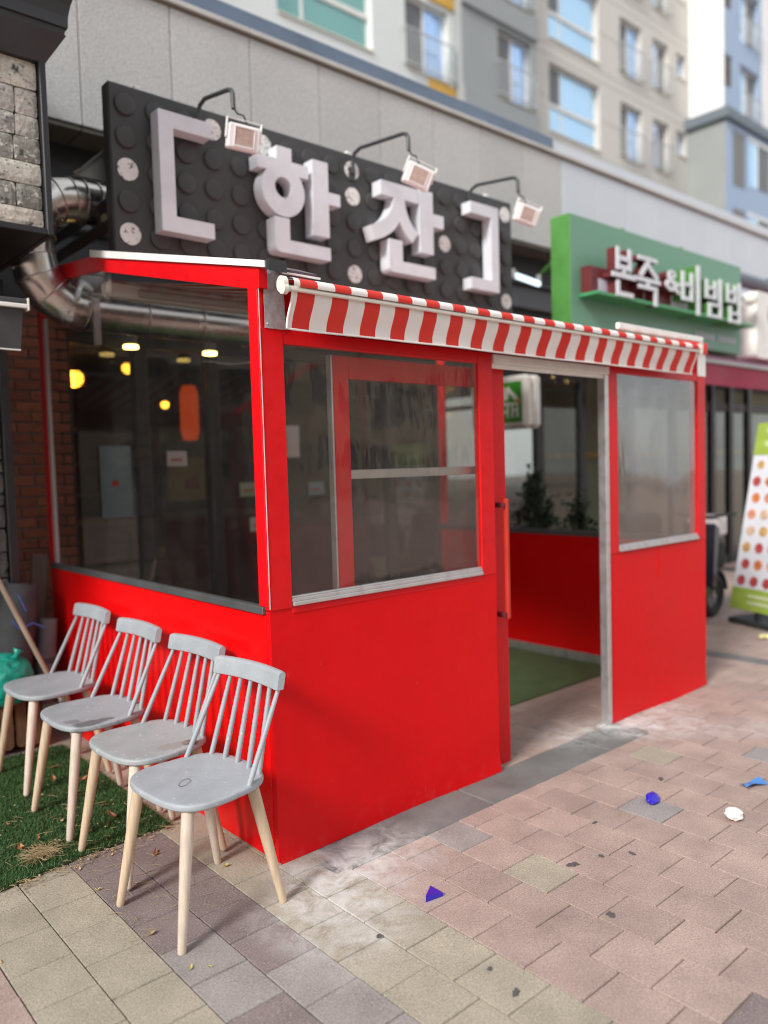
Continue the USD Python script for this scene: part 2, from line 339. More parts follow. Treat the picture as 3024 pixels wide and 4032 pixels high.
def glassmat(name, tint, refl=1., rough=.02, dusty=0., dcol=(.6, .58, .55), b=0., bs=3., stretch=(1, 1, 1), ior=1.5, gcol=(1, 1, 1)):
    N = {"geo": ("geometry", {}), "t": ("transparent_bsdf", {"color": tint}), "g": ("glossy_bsdf", {"color": tuple(refl * q for q in gcol), "roughness": rough}), "f": ("fresnel", {}), "io": ("map_range", {"from_min": 0., "from_max": 1., "to_min": ior, "to_max": 1 / ior}),
         "m": ("mix_closure", {}), "d": ("diffuse_bsdf", {"color": dcol}), "m2": ("mix_closure", {"fac": dusty})}
    L = [("geo.backfacing", "io.value"), ("io.result", "f.IOR"), ("f.fac", "m.fac"), ("t.BSDF", "m.closure1"), ("g.BSDF", "m.closure2"), ("m.closure", "m2.closure1"), ("d.BSDF", "m2.closure2")]
    if b:
        N["map"] = ("mapping", {"scale": stretch}); N["n"] = ("noise_texture", {"scale": bs, "detail": 3.}); N["bu"] = ("bump", {"strength": b, "distance": .03})
        L += [("geo.position", "map.vector"), ("map.vector", "n.vector"), ("n.fac", "bu.height"), ("bu.normal", "g.normal"), ("bu.normal", "f.normal")]
        N["n3"] = ("noise_texture", {"scale": bs * 1.6, "detail": 5., "roughness": .6}); N["r3"] = ("map_range", {"from_min": .42, "from_max": .75, "to_min": dusty * .75, "to_max": dusty * 1.7, "clamp": True})
        L += [("map.vector", "n3.vector"), ("n3.fac", "r3.value"), ("r3.result", "m2.fac")]
    usdkit.material(stage, "/World/Looks/" + name, N, L, surface="m2.closure")
glassmat("vinyl_film", (.80, .79, .77), dusty=.006, b=.03, bs=2.2, stretch=(2.0, 2.0, .9), rough=.03)
glassmat("vinyl_front", (.78, .77, .74), dusty=.012, dcol=(.62, .56, .47), b=.13, bs=2.6, stretch=(2.2, 2.2, 1.), rough=.045, ior=1.75)
glassmat("vinyl_haze", (.72, .71, .68), dusty=.05, dcol=(.64, .6, .52), b=.12, bs=2.4, stretch=(2.4, 2.4, .9), rough=.05, ior=2.3)
glassmat("shop_glass", (.72, .74, .73), dusty=.0, rough=.01)
def reflglass(name, base, ior, rough=.03):
    usdkit.material(stage, "/World/Looks/" + name, {"p": ("principled_bsdf", {"base_color": base, "roughness": rough, "ior": ior, "specular_ior_level": .9, "metallic": .55})}, [], surface="p.BSDF")
reflglass("pane_sky", (.42, .66, .86), 2.0)
reflglass("pane_blue", (.36, .56, .88), 2.0)
reflglass("pane_teal", (.16, .36, .32), 1.8)
def emit(name, col, st):
    usdkit.material(stage, "/World/Looks/" + name, {"e": ("emission", {"color": col, "strength": st})}, [], surface="e.emission")
emit("lamp_amber", (1., .42, .035), 7.)
emit("lamp_warm", (1., .68, .2), 6.)
emit("lantern_orange", (1., .10, .008), .4)
emit("tube_white", (.75, .92, 1.), 1.1)
def leafmat(name, c1, c2, tr=.3):
    usdkit.material(stage, "/World/Looks/" + name, {"geo": ("geometry", {}), "r": ("rgb_ramp", {"ramp": [(0, c1), (1, c2)]}), "d": ("principled_bsdf", {"roughness": .6}), "t": ("translucent_bsdf", {}) if False else ("diffuse_bsdf", {}),
        "m": ("mix_closure", {"fac": tr * .2})}, [("geo.random_per_island", "r.fac"), ("r.color", "d.base_color"), ("r.color", "t.color"), ("d.BSDF", "m.closure1"), ("t.BSDF", "m.closure2")], surface="m.closure")
leafmat("turf_blade", (.035, .095, .02), (.11, .21, .055))
leafmat("shrub_leaf", (.015, .035, .012), (.06, .085, .025))

# ------------------------------------------------------------------ ground and paving
ground = obj("ground", quad((-60, -60, -.03), (90, -60, -.03), (90, 60, -.03), (-60, 60, -.03)), "joint_sand", kind="structure")
pavement = UsdGeom.Xform.Define(stage, "/World/pavement").GetPrim(); data(pavement, kind="structure")
PX, PY, X0 = .1917, .2046, .177          # paver pitch across / along, start of the red field
A0, B0 = .19, .09
def paver(x0, y0, x1, y1, r):
    g = .0021; h = (r.random() - .5) * .0016; tx, ty = (r.random(2) - .5) * .0018
    c = .0014; P, z = [], lambda x, y: h + tx * (x - x0) / PX + ty * (y - y0) / PY
    for d, dz in ((g, -.03), (g, -.0035), (g + c, 0)):
        for x, y in ((x0 + d, y0 + d), (x1 - d, y0 + d), (x1 - d, y1 - d), (x0 + d, y1 - d)): P.append((x, y, z(x, y) + dz))
    F = []
    for k in (0, 4):
        for i in range(4):
            a, b_ = k + i, k + (i + 1) % 4; F += [(a, b_, b_ + 4), (a, b_ + 4, a + 4)]
    F += [(8, 9, 10), (8, 10, 11)]
    return trimesh.Trimesh(np.array(P), F, process=False)
Rm, Cp = np.array(Rc), np.array(CPOS)
def proj(x, y, z=0.):
    c = Rm @ (np.array([x, y, z]) - Cp); return (1512 + 3103 * c[0] / c[2], 2016 + 3103 * c[1] / c[2], c[2]) if c[2] > .1 else None
CANDS = []
for i in range(-12, 52):
    x0 = X0 + PX * i
    ph = (A0 if i % 2 == 0 else B0)
    for j in range(-24, 24):
        y0 = ph - PY * (j + 1); x1, y1 = x0 + PX, y0 + PY
        cx, cy = (x0 + x1) / 2, (y0 + y1) / 2
        if .1 < cx < 2.3 and -.225 < y1 < -.225 + PY: y1 = -.226
        elif .1 < cx < 2.3 and -.226 <= y0 and y1 <= .04: continue
        elif .1 < cx < 2.3 and y0 < .005 < y1: y0 = .006
        if y1 - y0 < .02 or y0 > 3.0: continue
        k = proj(cx, cy)
        vis = False; area = 0
        if k and -250 < k[0] < 3274 and 2000 < k[1] < 4250:
            pr = [proj(*q) for q in ((x0, y0), (x1, y0), (x1, y1), (x0, y1))]
            if all(pr):
                q = np.array([p[:2] for p in pr]); area = abs(np.sum(q[:, 0] * np.roll(q[:, 1], -1) - np.roll(q[:, 0], -1) * q[:, 1])) / 2
                vis = True
            if (cx > .03 and cx < 1.2 and cy > .05) or (cx < -.2 and cy > .75 and cy < 2): area *= .02
        if x0 > 8.5 or y0 < -4.5: continue
        r = np.random.default_rng(5000 + i * 97 + j)
        t = r.random()
        if i < -5: mt = "paver_red"
        elif i in (-5 + -1,): mt = "paver_red"
        elif i in (-5, -4, -6): mt = "paver_beige"
        elif i in (-3, -2): mt = "paver_purple" if (t < .6 or cy > -.2) else "paver_purple_grey"
        elif i in (-1, 0) and False: mt = "paver_beige"
        else: mt = "paver_red" if t < .74 else "paver_red_dull"
        if i == -6: mt = "paver_beige"
        CANDS.append([area, vis, i, j, cx, cy, x0, y0, x1, y1, mt, r])
# column plan measured on the photograph: beige, beige | purple, purple | beige, beige | red
for c in CANDS:
    i, cx, cy, t = c[2], c[4], c[5], c[11].random()
    if i < -6: c[10] = "paver_red"
    elif i in (-6, -5): c[10] = "paver_beige"
    elif i in (-4, -3): c[10] = "paver_purple" if (t < .5 or cy > -.3) else "paver_purple_grey"
    elif i in (-2, -1): c[10] = "paver_beige"
    else: c[10] = "paver_red" if c[11].random() < .72 else "paver_red_dull"
    if cy > .55 and -1 <= i <= 0: c[10] = "paver_red_dull"
    for px, py, mm in ((.65, -.715, "paver_beige"), (.66, -.31, "paver_purple_grey"), (1.42, -.7, "paver_grey"), (.46, -1.6, "paver_purple"), (2.45, -.75, "paver_grey"), (2.0, -.42, "paver_beige")):
        if c[6] < px < c[8] and c[7] < py < c[9]: c[10] = mm
CANDS.sort(key=lambda c: -c[0])
rest = {}
n_p = 0
for c in CANDS:
    m = paver(c[6], c[7], c[8], c[9], c[11])
    if c[1] and n_p < 292:
        obj("paver", m, c[10], pavement); n_p += 1
    else: rest.setdefault(c[10], []).append(m)
for mt, ms in sorted(rest.items()): obj("paver_field", cat(ms), mt, pavement, kind="stuff")
far = [quad((X0 + PX * 46, -60, -.004), (90, -60, -.004), (90, 2.9, -.004), (X0 + PX * 46, 2.9, -.004)), quad((-60, -60, -.004), (X0 - PX * 12, -60, -.004), (X0 - PX * 12, 2.9, -.004), (-60, 2.9, -.004)),
       quad((X0 - PX * 12, -60, -.004), (X0 + PX * 46, -60, -.004), (X0 + PX * 46, -4.9, -.004), (X0 - PX * 12, -4.9, -.004))]
obj("outer_paving", cat(far), "ground_far", pavement)
kx = [.1, .98, 1.9, 2.3]
kerb = UsdGeom.Xform.Define(stage, "/World/kerb_strip").GetPrim(); data(kerb, kind="structure")
for a, b_ in zip(kx, kx[1:]): obj("kerb_stone", cb(a + .003, -.222, -.08, b_ - .003, .003, .001, .005), "kerb_granite", kerb)
for k in range(3): obj("kerb_stone", cb(4.12, -1.7 + k * .8, -.08, 4.27, -.905 + k * .8, .006, .005), "kerb_granite", kerb)

# ------------------------------------------------------------------ turf under the chairs
TURF = Polygon([(-2.2, .43), (-.86, .535), (-.5, .585), (-.152, .592), (-.135, 1.95), (-2.2, 2.05)])
turf = thing("turf_mat", "green artificial grass mat on the paving under the row of chairs", "grass mat")
m = ext(TURF, .006); m.apply_translation((0, 0, .003)); obj("backing", m, "turf_base", turf)
def blades(poly, n, hmin, hmax, seed, z0=.006):
    r = np.random.default_rng(seed); x0, y0, x1, y1 = poly.bounds; pts = []
    import shapely
    while len(pts) < n:
        q = r.random((n, 2)) * (x1 - x0, y1 - y0) + (x0, y0); ok = shapely.contains_xy(poly, q[:, 0], q[:, 1]); pts += list(q[ok])
    p = np.array(pts[:n]); a = r.random(n) * 2 * np.pi; h = hmin + r.random(n) * (hmax - hmin); w = .0011 + r.random(n) * .0008
    d = np.c_[np.cos(a), np.sin(a)]; s = np.c_[-d[:, 1], d[:, 0]]; l = r.random(n) * .9 + .3
    b0 = np.c_[p - s * w[:, None], np.full(n, z0)]; b1 = np.c_[p + s * w[:, None], np.full(n, z0)]
    m0 = np.c_[p + d * (h * l * .35)[:, None] - s * w[:, None] * .8, z0 + h * .65]; m1 = np.c_[p + d * (h * l * .35)[:, None] + s * w[:, None] * .8, z0 + h * .65]
    t = np.c_[p + d * (h * l)[:, None], z0 + h]
    V = np.stack([b0, b1, m0, m1, t], 1).reshape(-1, 3); o = np.arange(n)[:, None] * 5
    F = np.concatenate([o + [0, 1, 3], o + [0, 3, 2], o + [2, 3, 4]], 0)
    return trimesh.Trimesh(V, F, process=False)
view_t = TURF.intersection(sbox(-1.15, .4, -.1, 2.1))
obj("grass_blades", blades(view_t, 62000, .009, .02, 3), "turf_blade", turf, kind="stuff")

# ------------------------------------------------------------------ the red booth
booth = thing("red_booth", "red panelled entrance booth with clear film windows in front of the eatery", "booth")
W, D = 3.375, 2.40
def film(f, nu=10, nv=14): return grid(f, nu, nv)
# lower panels
def wavy_panel(x0, x1, z0, z1, seed, flare=.012):
    r = np.random.default_rng(seed)
    def f(u, v):
        x = x0 + (x1 - x0) * u; z = z0 + (z1 - z0) * v
        y = -.002 * math.sin(7 * x + 3 * v) * (1 - v) - flare * max(0, 1 - z / .12) ** 2 * (.5 + .5 * math.sin(5.2 * x + seed)) - .0012 * math.sin(11 * v + 4 * u)
        return (x, y - .004, z + (.004 * math.sin(6 * x) if v == 0 else 0))
    return grid(f, 40, 24)
obj("front_panel", cat([wavy_panel(0.0, 1.287, .0, .972, 1), bx(.004, 0.0, .0, 1.284, .03, .968)]), "red_panel", booth, smooth=40)
obj("front_panel", cat([wavy_panel(2.26, W, .0, .972, 4), bx(2.264, .0, .0, W - .004, .03, .968)]), "red_panel", booth, smooth=40)
obj("panel_crease", cb(2.78, -.0068, .78, 2.7825, -.003, .965, .0005), "red_frame", booth)
obj("side_panel", cat([cb(0, .03, .0, .03, 1.02, .955, .002), cb(0, 1.0235, .0, .0295, D, .955, .002)]), "red_panel_side", booth, label="red lower panel of the left side wall behind the chairs")
obj("side_panel", cb(W - .03, .03, .07, W, D, .945, .002), "red_panel_side", booth, label="red lower panel of the right side wall inside the doorway")
obj("base_rail", cb(W - .034, .03, .0, W + .002, D, .07, .003), "aluminium", booth)
# front frame: posts and rails
obj("corner_post", cat([cb(-.001, -.008, .972, .1, .03, 2.026, .003)]), "red_frame", booth)
obj("corner_trim", cb(-.0045, -.0105, .98, .0, -.0085, 2.215, .001), "grey_trim", booth)
obj("stile", cb(1.187, -.007, .972, 1.287, .03, 2.026, .003), "red_frame", booth)
obj("stile", cb(2.26, -.007, .972, 2.352, .03, 2.035, .003), "red_frame", booth)
obj("stile", cb(3.272, -.007, .972, W, .03, 2.035, .003), "red_frame", booth)
obj("top_rail", cb(.1, -.006, 1.972, 1.187, .03, 2.026, .003), "red_frame", booth)
obj("top_rail", cb(2.352, -.006, 1.99, 3.272, .03, 2.035, .003), "red_frame", booth)
obj("bottom_strip", cb(.1, -.0065, .950, 1.187, .03, .979, .003), "red_frame", booth)
for a, b_ in ((.101, 1.186), (2.353, 3.271)):
    obj("window_sill", cat([cb(a, -.016, .979, b_, .03, .994, .002), cb(a, -.008, .994, b_, .03, 1.008, .002), cb(a, -.003, 1.008, b_, .02, 1.016, .002)]), "aluminium", booth)
obj("door_header", cat([cb(1.29, -.018, 1.977, 2.257, .05, 2.02, .003), cb(1.29, .0, 1.955, 2.257, .012, 1.977, .002)]), "white_metal", booth)
obj("door_jamb", cb(2.222, -.01, .0, 2.259, .04, 1.976, .003), "aluminium", booth)
obj("front_beam", cb(.02, .012, 2.028, W, .05, 2.2, .003), "red_frame", booth)
def film_y(x0, x1, z0, z1, y, s):
    return film(lambda u, v: (x0 + (x1 - x0) * u, y + .004 * math.sin(3 * u + 5 * v + s) * math.sin(math.pi * u) + .002 * math.sin(17 * u + s), z0 + (z1 - z0) * v), 26, 20)
obj("front_window", film_y(.098, 1.19, 1.0, 1.98, .004, 1.), "vinyl_front", booth, smooth=True)
obj("front_window", film_y(2.35, 3.274, 1.0, 1.995, .004, 2.), "vinyl_haze", booth, smooth=True)
# left side frame
obj("side_sill", cb(-.012, .03, .956, .03, D - .02, .985, .003), "alu_dark", booth)
obj("side_post", cb(-.004, .0, .985, .03, .066, 2.2, .003), "red_frame", booth)
obj("side_post", cb(-.004, 2.33, .985, .03, D, 2.6, .003), "red_frame", booth)
obj("side_post_trim", cb(.0, 2.29, .985, .02, 2.33, 2.42, .003), "pale_pipe", booth)
beam = Polygon([(-.02, 2.165), (-.02, 2.236), (1.52, 2.612), (2.02, 2.665), (2.02, 2.585), (1.5, 2.535), (.066, 2.178), (.03, 2.165)])
obj("side_beam", ext_yz(beam, -.005, .035), "red_frame", booth)
obj("side_flashing", ext_yz(Polygon([(-.075, 2.226), (-.075, 2.25), (1.52, 2.64), (1.52, 2.605)]), -.016, .04), "white_metal", booth)
obj("flashing_cap", ext_yz(Polygon([(-.10, 2.21), (-.10, 2.252), (-.0755, 2.252), (-.0755, 2.222)]), -.012, .075), "black_steel", booth)
sidepoly = [(.064, .984), (.064, 2.18), (1.5, 2.536), (2.02, 2.58), (2.335, 2.6), (2.335, .984)]
def side_film(x, seed):
    top = lambda y: np.interp(y, [.064, 1.5, 2.02, 2.335], [2.18, 2.54, 2.59, 2.6])
    return film(lambda u, v: (x + .006 * math.sin(9 * u + 2 * v + seed) * math.sin(math.pi * v) + .004 * math.sin(31 * u + seed) * v, .062 + 2.275 * u, .983 + (top(.062 + 2.275 * u) - .983) * v), 40, 24)
obj("side_window", side_film(.012, 0.), "vinyl_film", booth, smooth=True)
# right side frame
obj("side_sill", cb(W - .036, .03, .945, W + .006, D, .985, .003), "alu_dark", booth)
obj("side_post", cb(W - .03, .03, .985, W, .09, 2.2, .003), "red_frame", booth)
obj("side_post", cb(W - .03, 2.33, .985, W, D, 2.6, .003), "red_frame", booth)
obj("side_beam", ext_yz(beam, W - .03, .035), "red_frame", booth)
obj("side_window", side_film(W - .014, 2.), "vinyl_film", booth, smooth=True)
# galvanised corner plates
def galv(xa, s):
    P = [(xa, 2.024), (xa + s * .092, 2.024), (xa + s * .088, 2.15), (xa + s * .066, 2.24), (xa, 2.236)]
    return ext_xz(Polygon(P), -.009, .003)
obj("corner_plate", galv(.019, 1), "galvanised", booth); obj("corner_plate", galv(W - .004, -1.1), "white_metal", booth)
for x, z in ((.03, 2.222), (.03, 2.04), (.045, 2.224)): obj("screw", at(trimesh.creation.icosphere(1, .004), x, -.0125, z), "aluminium", booth)
obj("front_eave", cat([ext_yz(Polygon([(-.07, 2.222), (-.07, 2.232), (.05, 2.275), (.05, 2.262)]), .062, .16)]), "eave_purple", booth)
obj("eave_edge", cb(.062, -.074, 2.214, .235, -.068, 2.2215, .001), "white_metal", booth)
obj("front_gutter", cb(2.3, -.055, 2.228, 3.26, -.03, 2.262, .004), "white_metal", booth)
# sliding door leaf, slid open behind the left panel
door = sub("sliding_door", booth)
obj("door_stile", cb(.368, .045, .0, .452, .075, 1.957, .003), "red_frame", door)
obj("door_stile", cb(1.342, .045, .0, 1.43, .075, 1.966, .003), "red_frame", door)
obj("door_rail", cb(.452, .046, 1.866, 1.342, .074, 1.957, .003), "red_frame", door)
obj("door_edge", cb(.360, .043, .0, .3675, .077, 1.957, .001), "aluminium", door)
obj("door_bar", cb(.452, .048, 1.454, 1.342, .07, 1.492, .002), "aluminium", door)
obj("door_panel", cb(.452, .05, .02, 1.342, .07, .95, .002), "red_frame", door)
obj("door_pane", film_y(.45, 1.344, .95, 1.87, .06, 3.), "vinyl_film", door, smooth=True)
hd = sub("door_handle", booth)
obj("handle_bar", cb(1.36, -.014, .74, 1.382, .006, 1.33, .004), "red_plastic", hd)
for z in (.762, 1.3): obj("handle_bracket", cb(1.338, -.01, z - .012, 1.36, .045, z + .012, .003), "dark_red", hd)

# ------------------------------------------------------------------ striped awning
awn = thing("striped_awning", "retractable red and white striped awning across the booth front", "awning")
AX0, AX1 = .06, 3.04
def fab(u, v):
    y = -.118 + 1.66 * v; return (AX0 + (AX1 - AX0) * u, y, 2.186 + .325 * v - .022 * math.sin(math.pi * v) + .002 * math.sin(20 * u))
obj("canopy_fabric", grid(fab, 40, 12), "awning_fabric", awn, smooth=True)
def val(u, v):                     # v 0 top .. 1 bottom, hanging and drawn in towards the booth
    z = 2.152 - .138 * v; s = v * v * (3 - 2 * v)
    y = -.128 + .006 * math.sin(math.pi * v) - .014 * math.sin(3 * v) * (1 - v) + .036 * s + .006 * v * math.sin(14 * u + 1.) + .003 * v * math.sin(37 * u)
    return (AX0 + .004 + (AX1 - AX0 - .004) * u, y, z)
vm = grid(val, 90, 14)
obj("valance", vm, "awning_fabric", awn, smooth=True)
obj("valance_hem", tube([val(u, 1) for u in np.linspace(0, 1, 90)], .0042, 6), "awning_hem", awn, smooth=True)
obj("valance_side_hem", tube([np.array(val(0, v)) - (.0, .001, 0) for v in np.linspace(0, 1, 10)], .0048, 6), "awning_hem", awn, smooth=True)
obj("front_bar", cat([tube([(AX0 - .02, -.118, 2.152), (AX1 + .01, -.118, 2.152)], .0125, 12), cb(AX0 - .02, -.142, 2.140, AX1 + .01, -.122, 2.156, .004)]), "cream_metal", awn, smooth=40)
wrap = [(-.118 + .030 * math.cos(a), 2.166 + .026 * math.sin(a)) for a in np.linspace(math.pi * .5, math.pi * 1.12, 9)]
obj("wrapped_fabric", grid(lambda u, v: (AX0 + (AX1 - AX0) * u, *[np.interp(v * 8, range(9), [w[k] for w in wrap]) for k in (0, 1)]), 30, 9), "awning_fabric", awn, smooth=True)
cap_p = unary_union([affinity.scale(Point(-.119, 2.163).buffer(.028, 24), .9, 1.05), Point(-.128, 2.146).buffer(.02, 16)])
for x in (AX0 - .04, AX1 + .012): obj("end_cap", ext_yz(cap_p, x, .018), "cream_metal", awn, smooth=40)
obj("cassette", cb(AX0, 1.50, 2.42, AX1, 1.60, 2.505, .02), "white_metal", awn)
for s, xa, xe in ((1, .22, .95), (-1, 2.95, 2.2)):
    obj("folding_arm", cat([tube([(xa, 1.53, 2.455), (xe, .75, 2.285)], .022, 10), tube([(xe, .75, 2.285), (xa + s * .04, -.09, 2.15)], .019, 10), at(trimesh.creation.icosphere(2, .03), xe, .75, 2.285)]), "pale_pipe", awn, smooth=40)

# ------------------------------------------------------------------ black signboard with letters
sg = thing("black_signboard", "black studded signboard with large white Korean letters between square brackets", "sign", (.7133, 1.1137, -.6699), size=1.4466)
SX0, SX1, SZ0, SZ1, SY = -.383, 1.885, 2.30, 2.931, .35
obj("board", cb(SX0, SY, SZ0, SX1, SY + .06, SZ1, .006), "sign_black", sg)
cols = [-.323 + .11928 * k for k in range(19)]; rows = [2.39, 2.507, 2.624, 2.74, 2.857]
decals = {(0, 2): "disc_plain", (0, 0): "disc_plain", (3, 4): "disc_white", (5, 4): "disc_white", (9, 4): "disc_white", (9, 3): "disc_white", (9, 0): "disc_white", (14, 2): "disc_plain", (18, 4): "disc_plain", (18, 0): "disc_plain"}
stud = revolve([(0, .012), (.033, .012), (.0385, .009), (.0395, 0)], 28)
for i, x in enumerate(cols):
    for j, z in enumerate(rows):
        r = random.Random(i * 7 + j)
        if (i, j) in decals: obj("decal_disc", at(trimesh.creation.cylinder(.0405, .004, sections=32), x + .002, SY - .002, z, rx=90), decals[(i, j)], sg)
        else: obj("stud", at(stud, x, SY, z, rx=90), "sign_black", sg, smooth=35)
LD, LY = .062, SY - .0125
def letter(name, polys, lab=None, yb=LY, d=LD):
    for k, p in enumerate(polys):
        g = p.buffer(-.002).buffer(.002, join_style="round")
        obj(name, ext_xz(g, yb - k * .0, d + .0015 * k), "letter_white", sg, label=lab)
P_ = lambda *q: Polygon(q)
letter("bracket", [P_((-.227, 2.404), (-.009, 2.404), (-.009, 2.463), (-.168, 2.463), (-.168, 2.787), (-.009, 2.787), (-.009, 2.846), (-.227, 2.846))], "opening square bracket of white box lettering")
ring = Point(.322, 2.66).buffer(.1065, 32).difference(Point(.322, 2.672).buffer(.042, 24))
han = [unary_union([sbox(.293, 2.775, .367, 2.838), sbox(.198, 2.731, .45, 2.784), ring]), unary_union([sbox(.473, 2.503, .556, 2.823), sbox(.55, 2.647, .62, 2.699)]),
       P_((.272, 2.547), (.345, 2.547), (.345, 2.459), (.557, 2.459), (.557, 2.404), (.3, 2.404), (.284, 2.408), (.275, 2.418), (.272, 2.435))]
letter("letter", han, "white box letter piece of the first syllable")
def curve(p0, p1, p2, n=12): return [tuple((1 - t) ** 2 * np.array(p0) + 2 * t * (1 - t) * np.array(p1) + t * t * np.array(p2)) for t in np.linspace(0, 1, n)]
jan = [unary_union([sbox(.863, 2.756, 1.1, 2.822), stroke(curve((.977, 2.765), (.965, 2.62), (.808, 2.573)), .068), stroke(curve((.977, 2.765), (.985, 2.65), (1.075, 2.59)), .064)]),
       unary_union([sbox(1.106, 2.528, 1.196, 2.827), sbox(1.19, 2.664, 1.27, 2.726)]),
       P_((.902, 2.561), (.987, 2.561), (.987, 2.466), (1.204, 2.466), (1.204, 2.41), (.93, 2.41), (.912, 2.414), (.904, 2.424), (.902, 2.44))]
letter("letter", jan, "white box letter piece of the second syllable")
letter("bracket", [P_((1.47, 2.404), (1.686, 2.404), (1.686, 2.845), (1.47, 2.845), (1.47, 2.786), (1.628, 2.786), (1.628, 2.463), (1.47, 2.463))], "closing square bracket of white box lettering")
for x in (-.26, .75, 1.70): obj("bracket_clip", cb(x - .014, SY + .012, SZ1 - .002, x + .014, SY + .035, SZ1 + .016, .003), "white_metal", sg)
for z in (2.44, 2.52): obj("support_beam", tube([(-.36, .43, z), (-.36, 1.06, z)], .026, 4), "black_steel", sg)
obj("support_beam", tube([(1.6, .43, 2.5), (1.6, 1.06, 2.5)], .03, 4), "black_steel", sg)

# floodlights on gooseneck arms
def floodlight(x, ye, yl, zl, tilt, yaw, roll, lab):
    t = thing("floodlight", lab, "floodlight", (.7133 + 1.4466 * x, 1.1137 + 1.4466 * SY, -.6699 + 1.4466 * 2.9), 0, "white floodlights over the black signboard", size=1.4466)
    arm = [(0, -.012, -.06), (0, -.016, .0), (0, -.03, .025), (0, -.07, .036), (0, ye - SY + .03, .006), (0, ye - SY + .008, -.002), (0, ye - SY - .004, -.02), (0, ye - SY - .006, -.075)]
    obj("arm", tube(arm, .0085, 10), "black_steel", t, smooth=50)
    obj("arm_plate", cb(-.02, -.0085, -.09, .02, .0, -.03, .003), "black_steel", t)
    T = trimesh.transformations.euler_matrix(math.radians(tilt), math.radians(roll), math.radians(yaw)) @ np.diag([.82, .82, .82, 1.]); o = (0.012, ye - SY - .045, -.075 - .115)
    def put(m): m = m.copy(); m.apply_transform(T); m.apply_translation(o); return m
    housing = cat([cb(-.072, -.02, -.052, .072, .028, .052, .006)]); fins = cat([cb(-.06 + .02 * k, .028, -.035, -.054 + .02 * k, .036, .04, .001) for k in range(7)])
    obj("housing", put(cat([housing, fins])), "lamp_white", t)
    obj("lens", put(cat([cb(-.042, -.0225, -.037, .042, -.0195, .037, .001)])), "lamp_glass", t)
    obj("bezel", put(cat([cb(-.047, -.025, .037, .047, -.0202, .043, .001), cb(-.047, -.025, -.043, .047, -.0202, -.037, .001), cb(-.047, -.025, -.037, -.042, -.0202, .037, .001), cb(.042, -.025, -.037, .047, -.0202, .037, .001)])), "lamp_white", t)
    obj("bail", put(cat([cb(-.081, -.006, -.01, -.075, .012, .074, .002), cb(.075, -.006, -.01, .081, .012, .074, .002), cb(-.075, .002, .0715, .075, .006, .074, .001)])), "white_metal", t)
    obj("cable", tube([(0, ye - SY - .006, -.07), (.02, ye - SY - .0, -.085), (.045, ye - SY + .0, -.085), (.055, ye - SY - .01, -.12)], .0035, 6), "black_steel", t, smooth=True)
floodlight(-.027, .08, 0, 0, 12, -14, 4, "white floodlight on a black arm beside the opening bracket of the sign")
floodlight(.749, -.03, 0, 0, 14, -24, 20, "white floodlight tilted askew above the second letter of the sign")
floodlight(1.53, .02, 0, 0, 14, -24, 16, "white floodlight over the right end of the black sign")

# ------------------------------------------------------------------ podium: granite wall, coping, soffit, dark fascia
WY = 2.70
gw = thing("granite_wall", "tall speckled grey granite clad wall running above the shop signs", "wall")
obj("backing", bx(-3.2, WY + .012, 3.772, 40, WY + .3, 4.76), "coping_joint", gw)
xs = [.445 + .646 * k for k in range(-6, 60)]
for k, (a, b_) in enumerate(zip(xs, xs[1:])):
    if a > 26: break
    obj("granite_panel", cb(a + .004, WY, 3.77, b_ - .004, WY + .03, 4.74, .003), "granite" if a < 5.1 else "panel_light", gw)
obj("coping_joint", cb(-3.4, WY - .005, 4.741, 26, WY + .1, 4.758, .002), "coping_joint", gw)
obj("coping", cat([cb(a + .002, WY - .03, 4.759, b_ - .002, WY + .35, 4.80, .006) for a, b_ in zip(xs[::2], xs[2::2]) if a < 26]), "coping", gw)
obj("blue_upstand", cb(-3.4, WY + .02, 4.80, 5.5, WY + .06, 4.945, .004), "blue_strip", gw)
obj("upstand", cb(5.51, WY + .03, 4.80, 26, WY + .06, 4.93, .004), "panel_light", gw)
sf = thing("soffit_band", "dark recessed band with soffit under the granite wall", "wall")
obj("soffit", cat([cb(a + .003, WY + .02, 3.74, b_ - .003, 3.02, 3.768, .003) for a, b_ in zip(xs, xs[1:]) if a < 26]), "soffit", sf)
obj("upper_band", bx(-3, 3.0, 3.44, 26, 3.1, 3.74), "charcoal", sf)
obj("middle_band", cb(-3, 2.95, 3.17, 26, 3.1, 3.41, .01), "charcoal_light", sf)
obj("lower_band", bx(-3, 3.02, 2.62, 26, 3.12, 3.16), "charcoal", sf)
obj("ledge", cb(-3, 2.9, 3.41, 26, 3.1, 3.44, .003), "black_steel", sf)
obj("podium_roof", bx(-3.4, 3.05, 4.62, 40, 15, 4.75), "roof_dark", sf)
hood = thing("sheet_hood", "grey green sheet metal hood rising beside the metal duct behind the signboard", "hood")
obj("sheet", ext_xz(Polygon([(.01, 3.095), (.06, 3.13), (.1, 3.175), (.2, 3.27), (.4, 3.4), (.8, 3.5), (.8, 3.09)]), 1.79, .02), "hood_sheet", hood)
obj("flange", ext_xz(LineString([(.01, 3.095), (.06, 3.13), (.1, 3.175), (.2, 3.27), (.4, 3.4), (.8, 3.5)]).buffer(.006), 1.80, .06), "charcoal_light", hood)

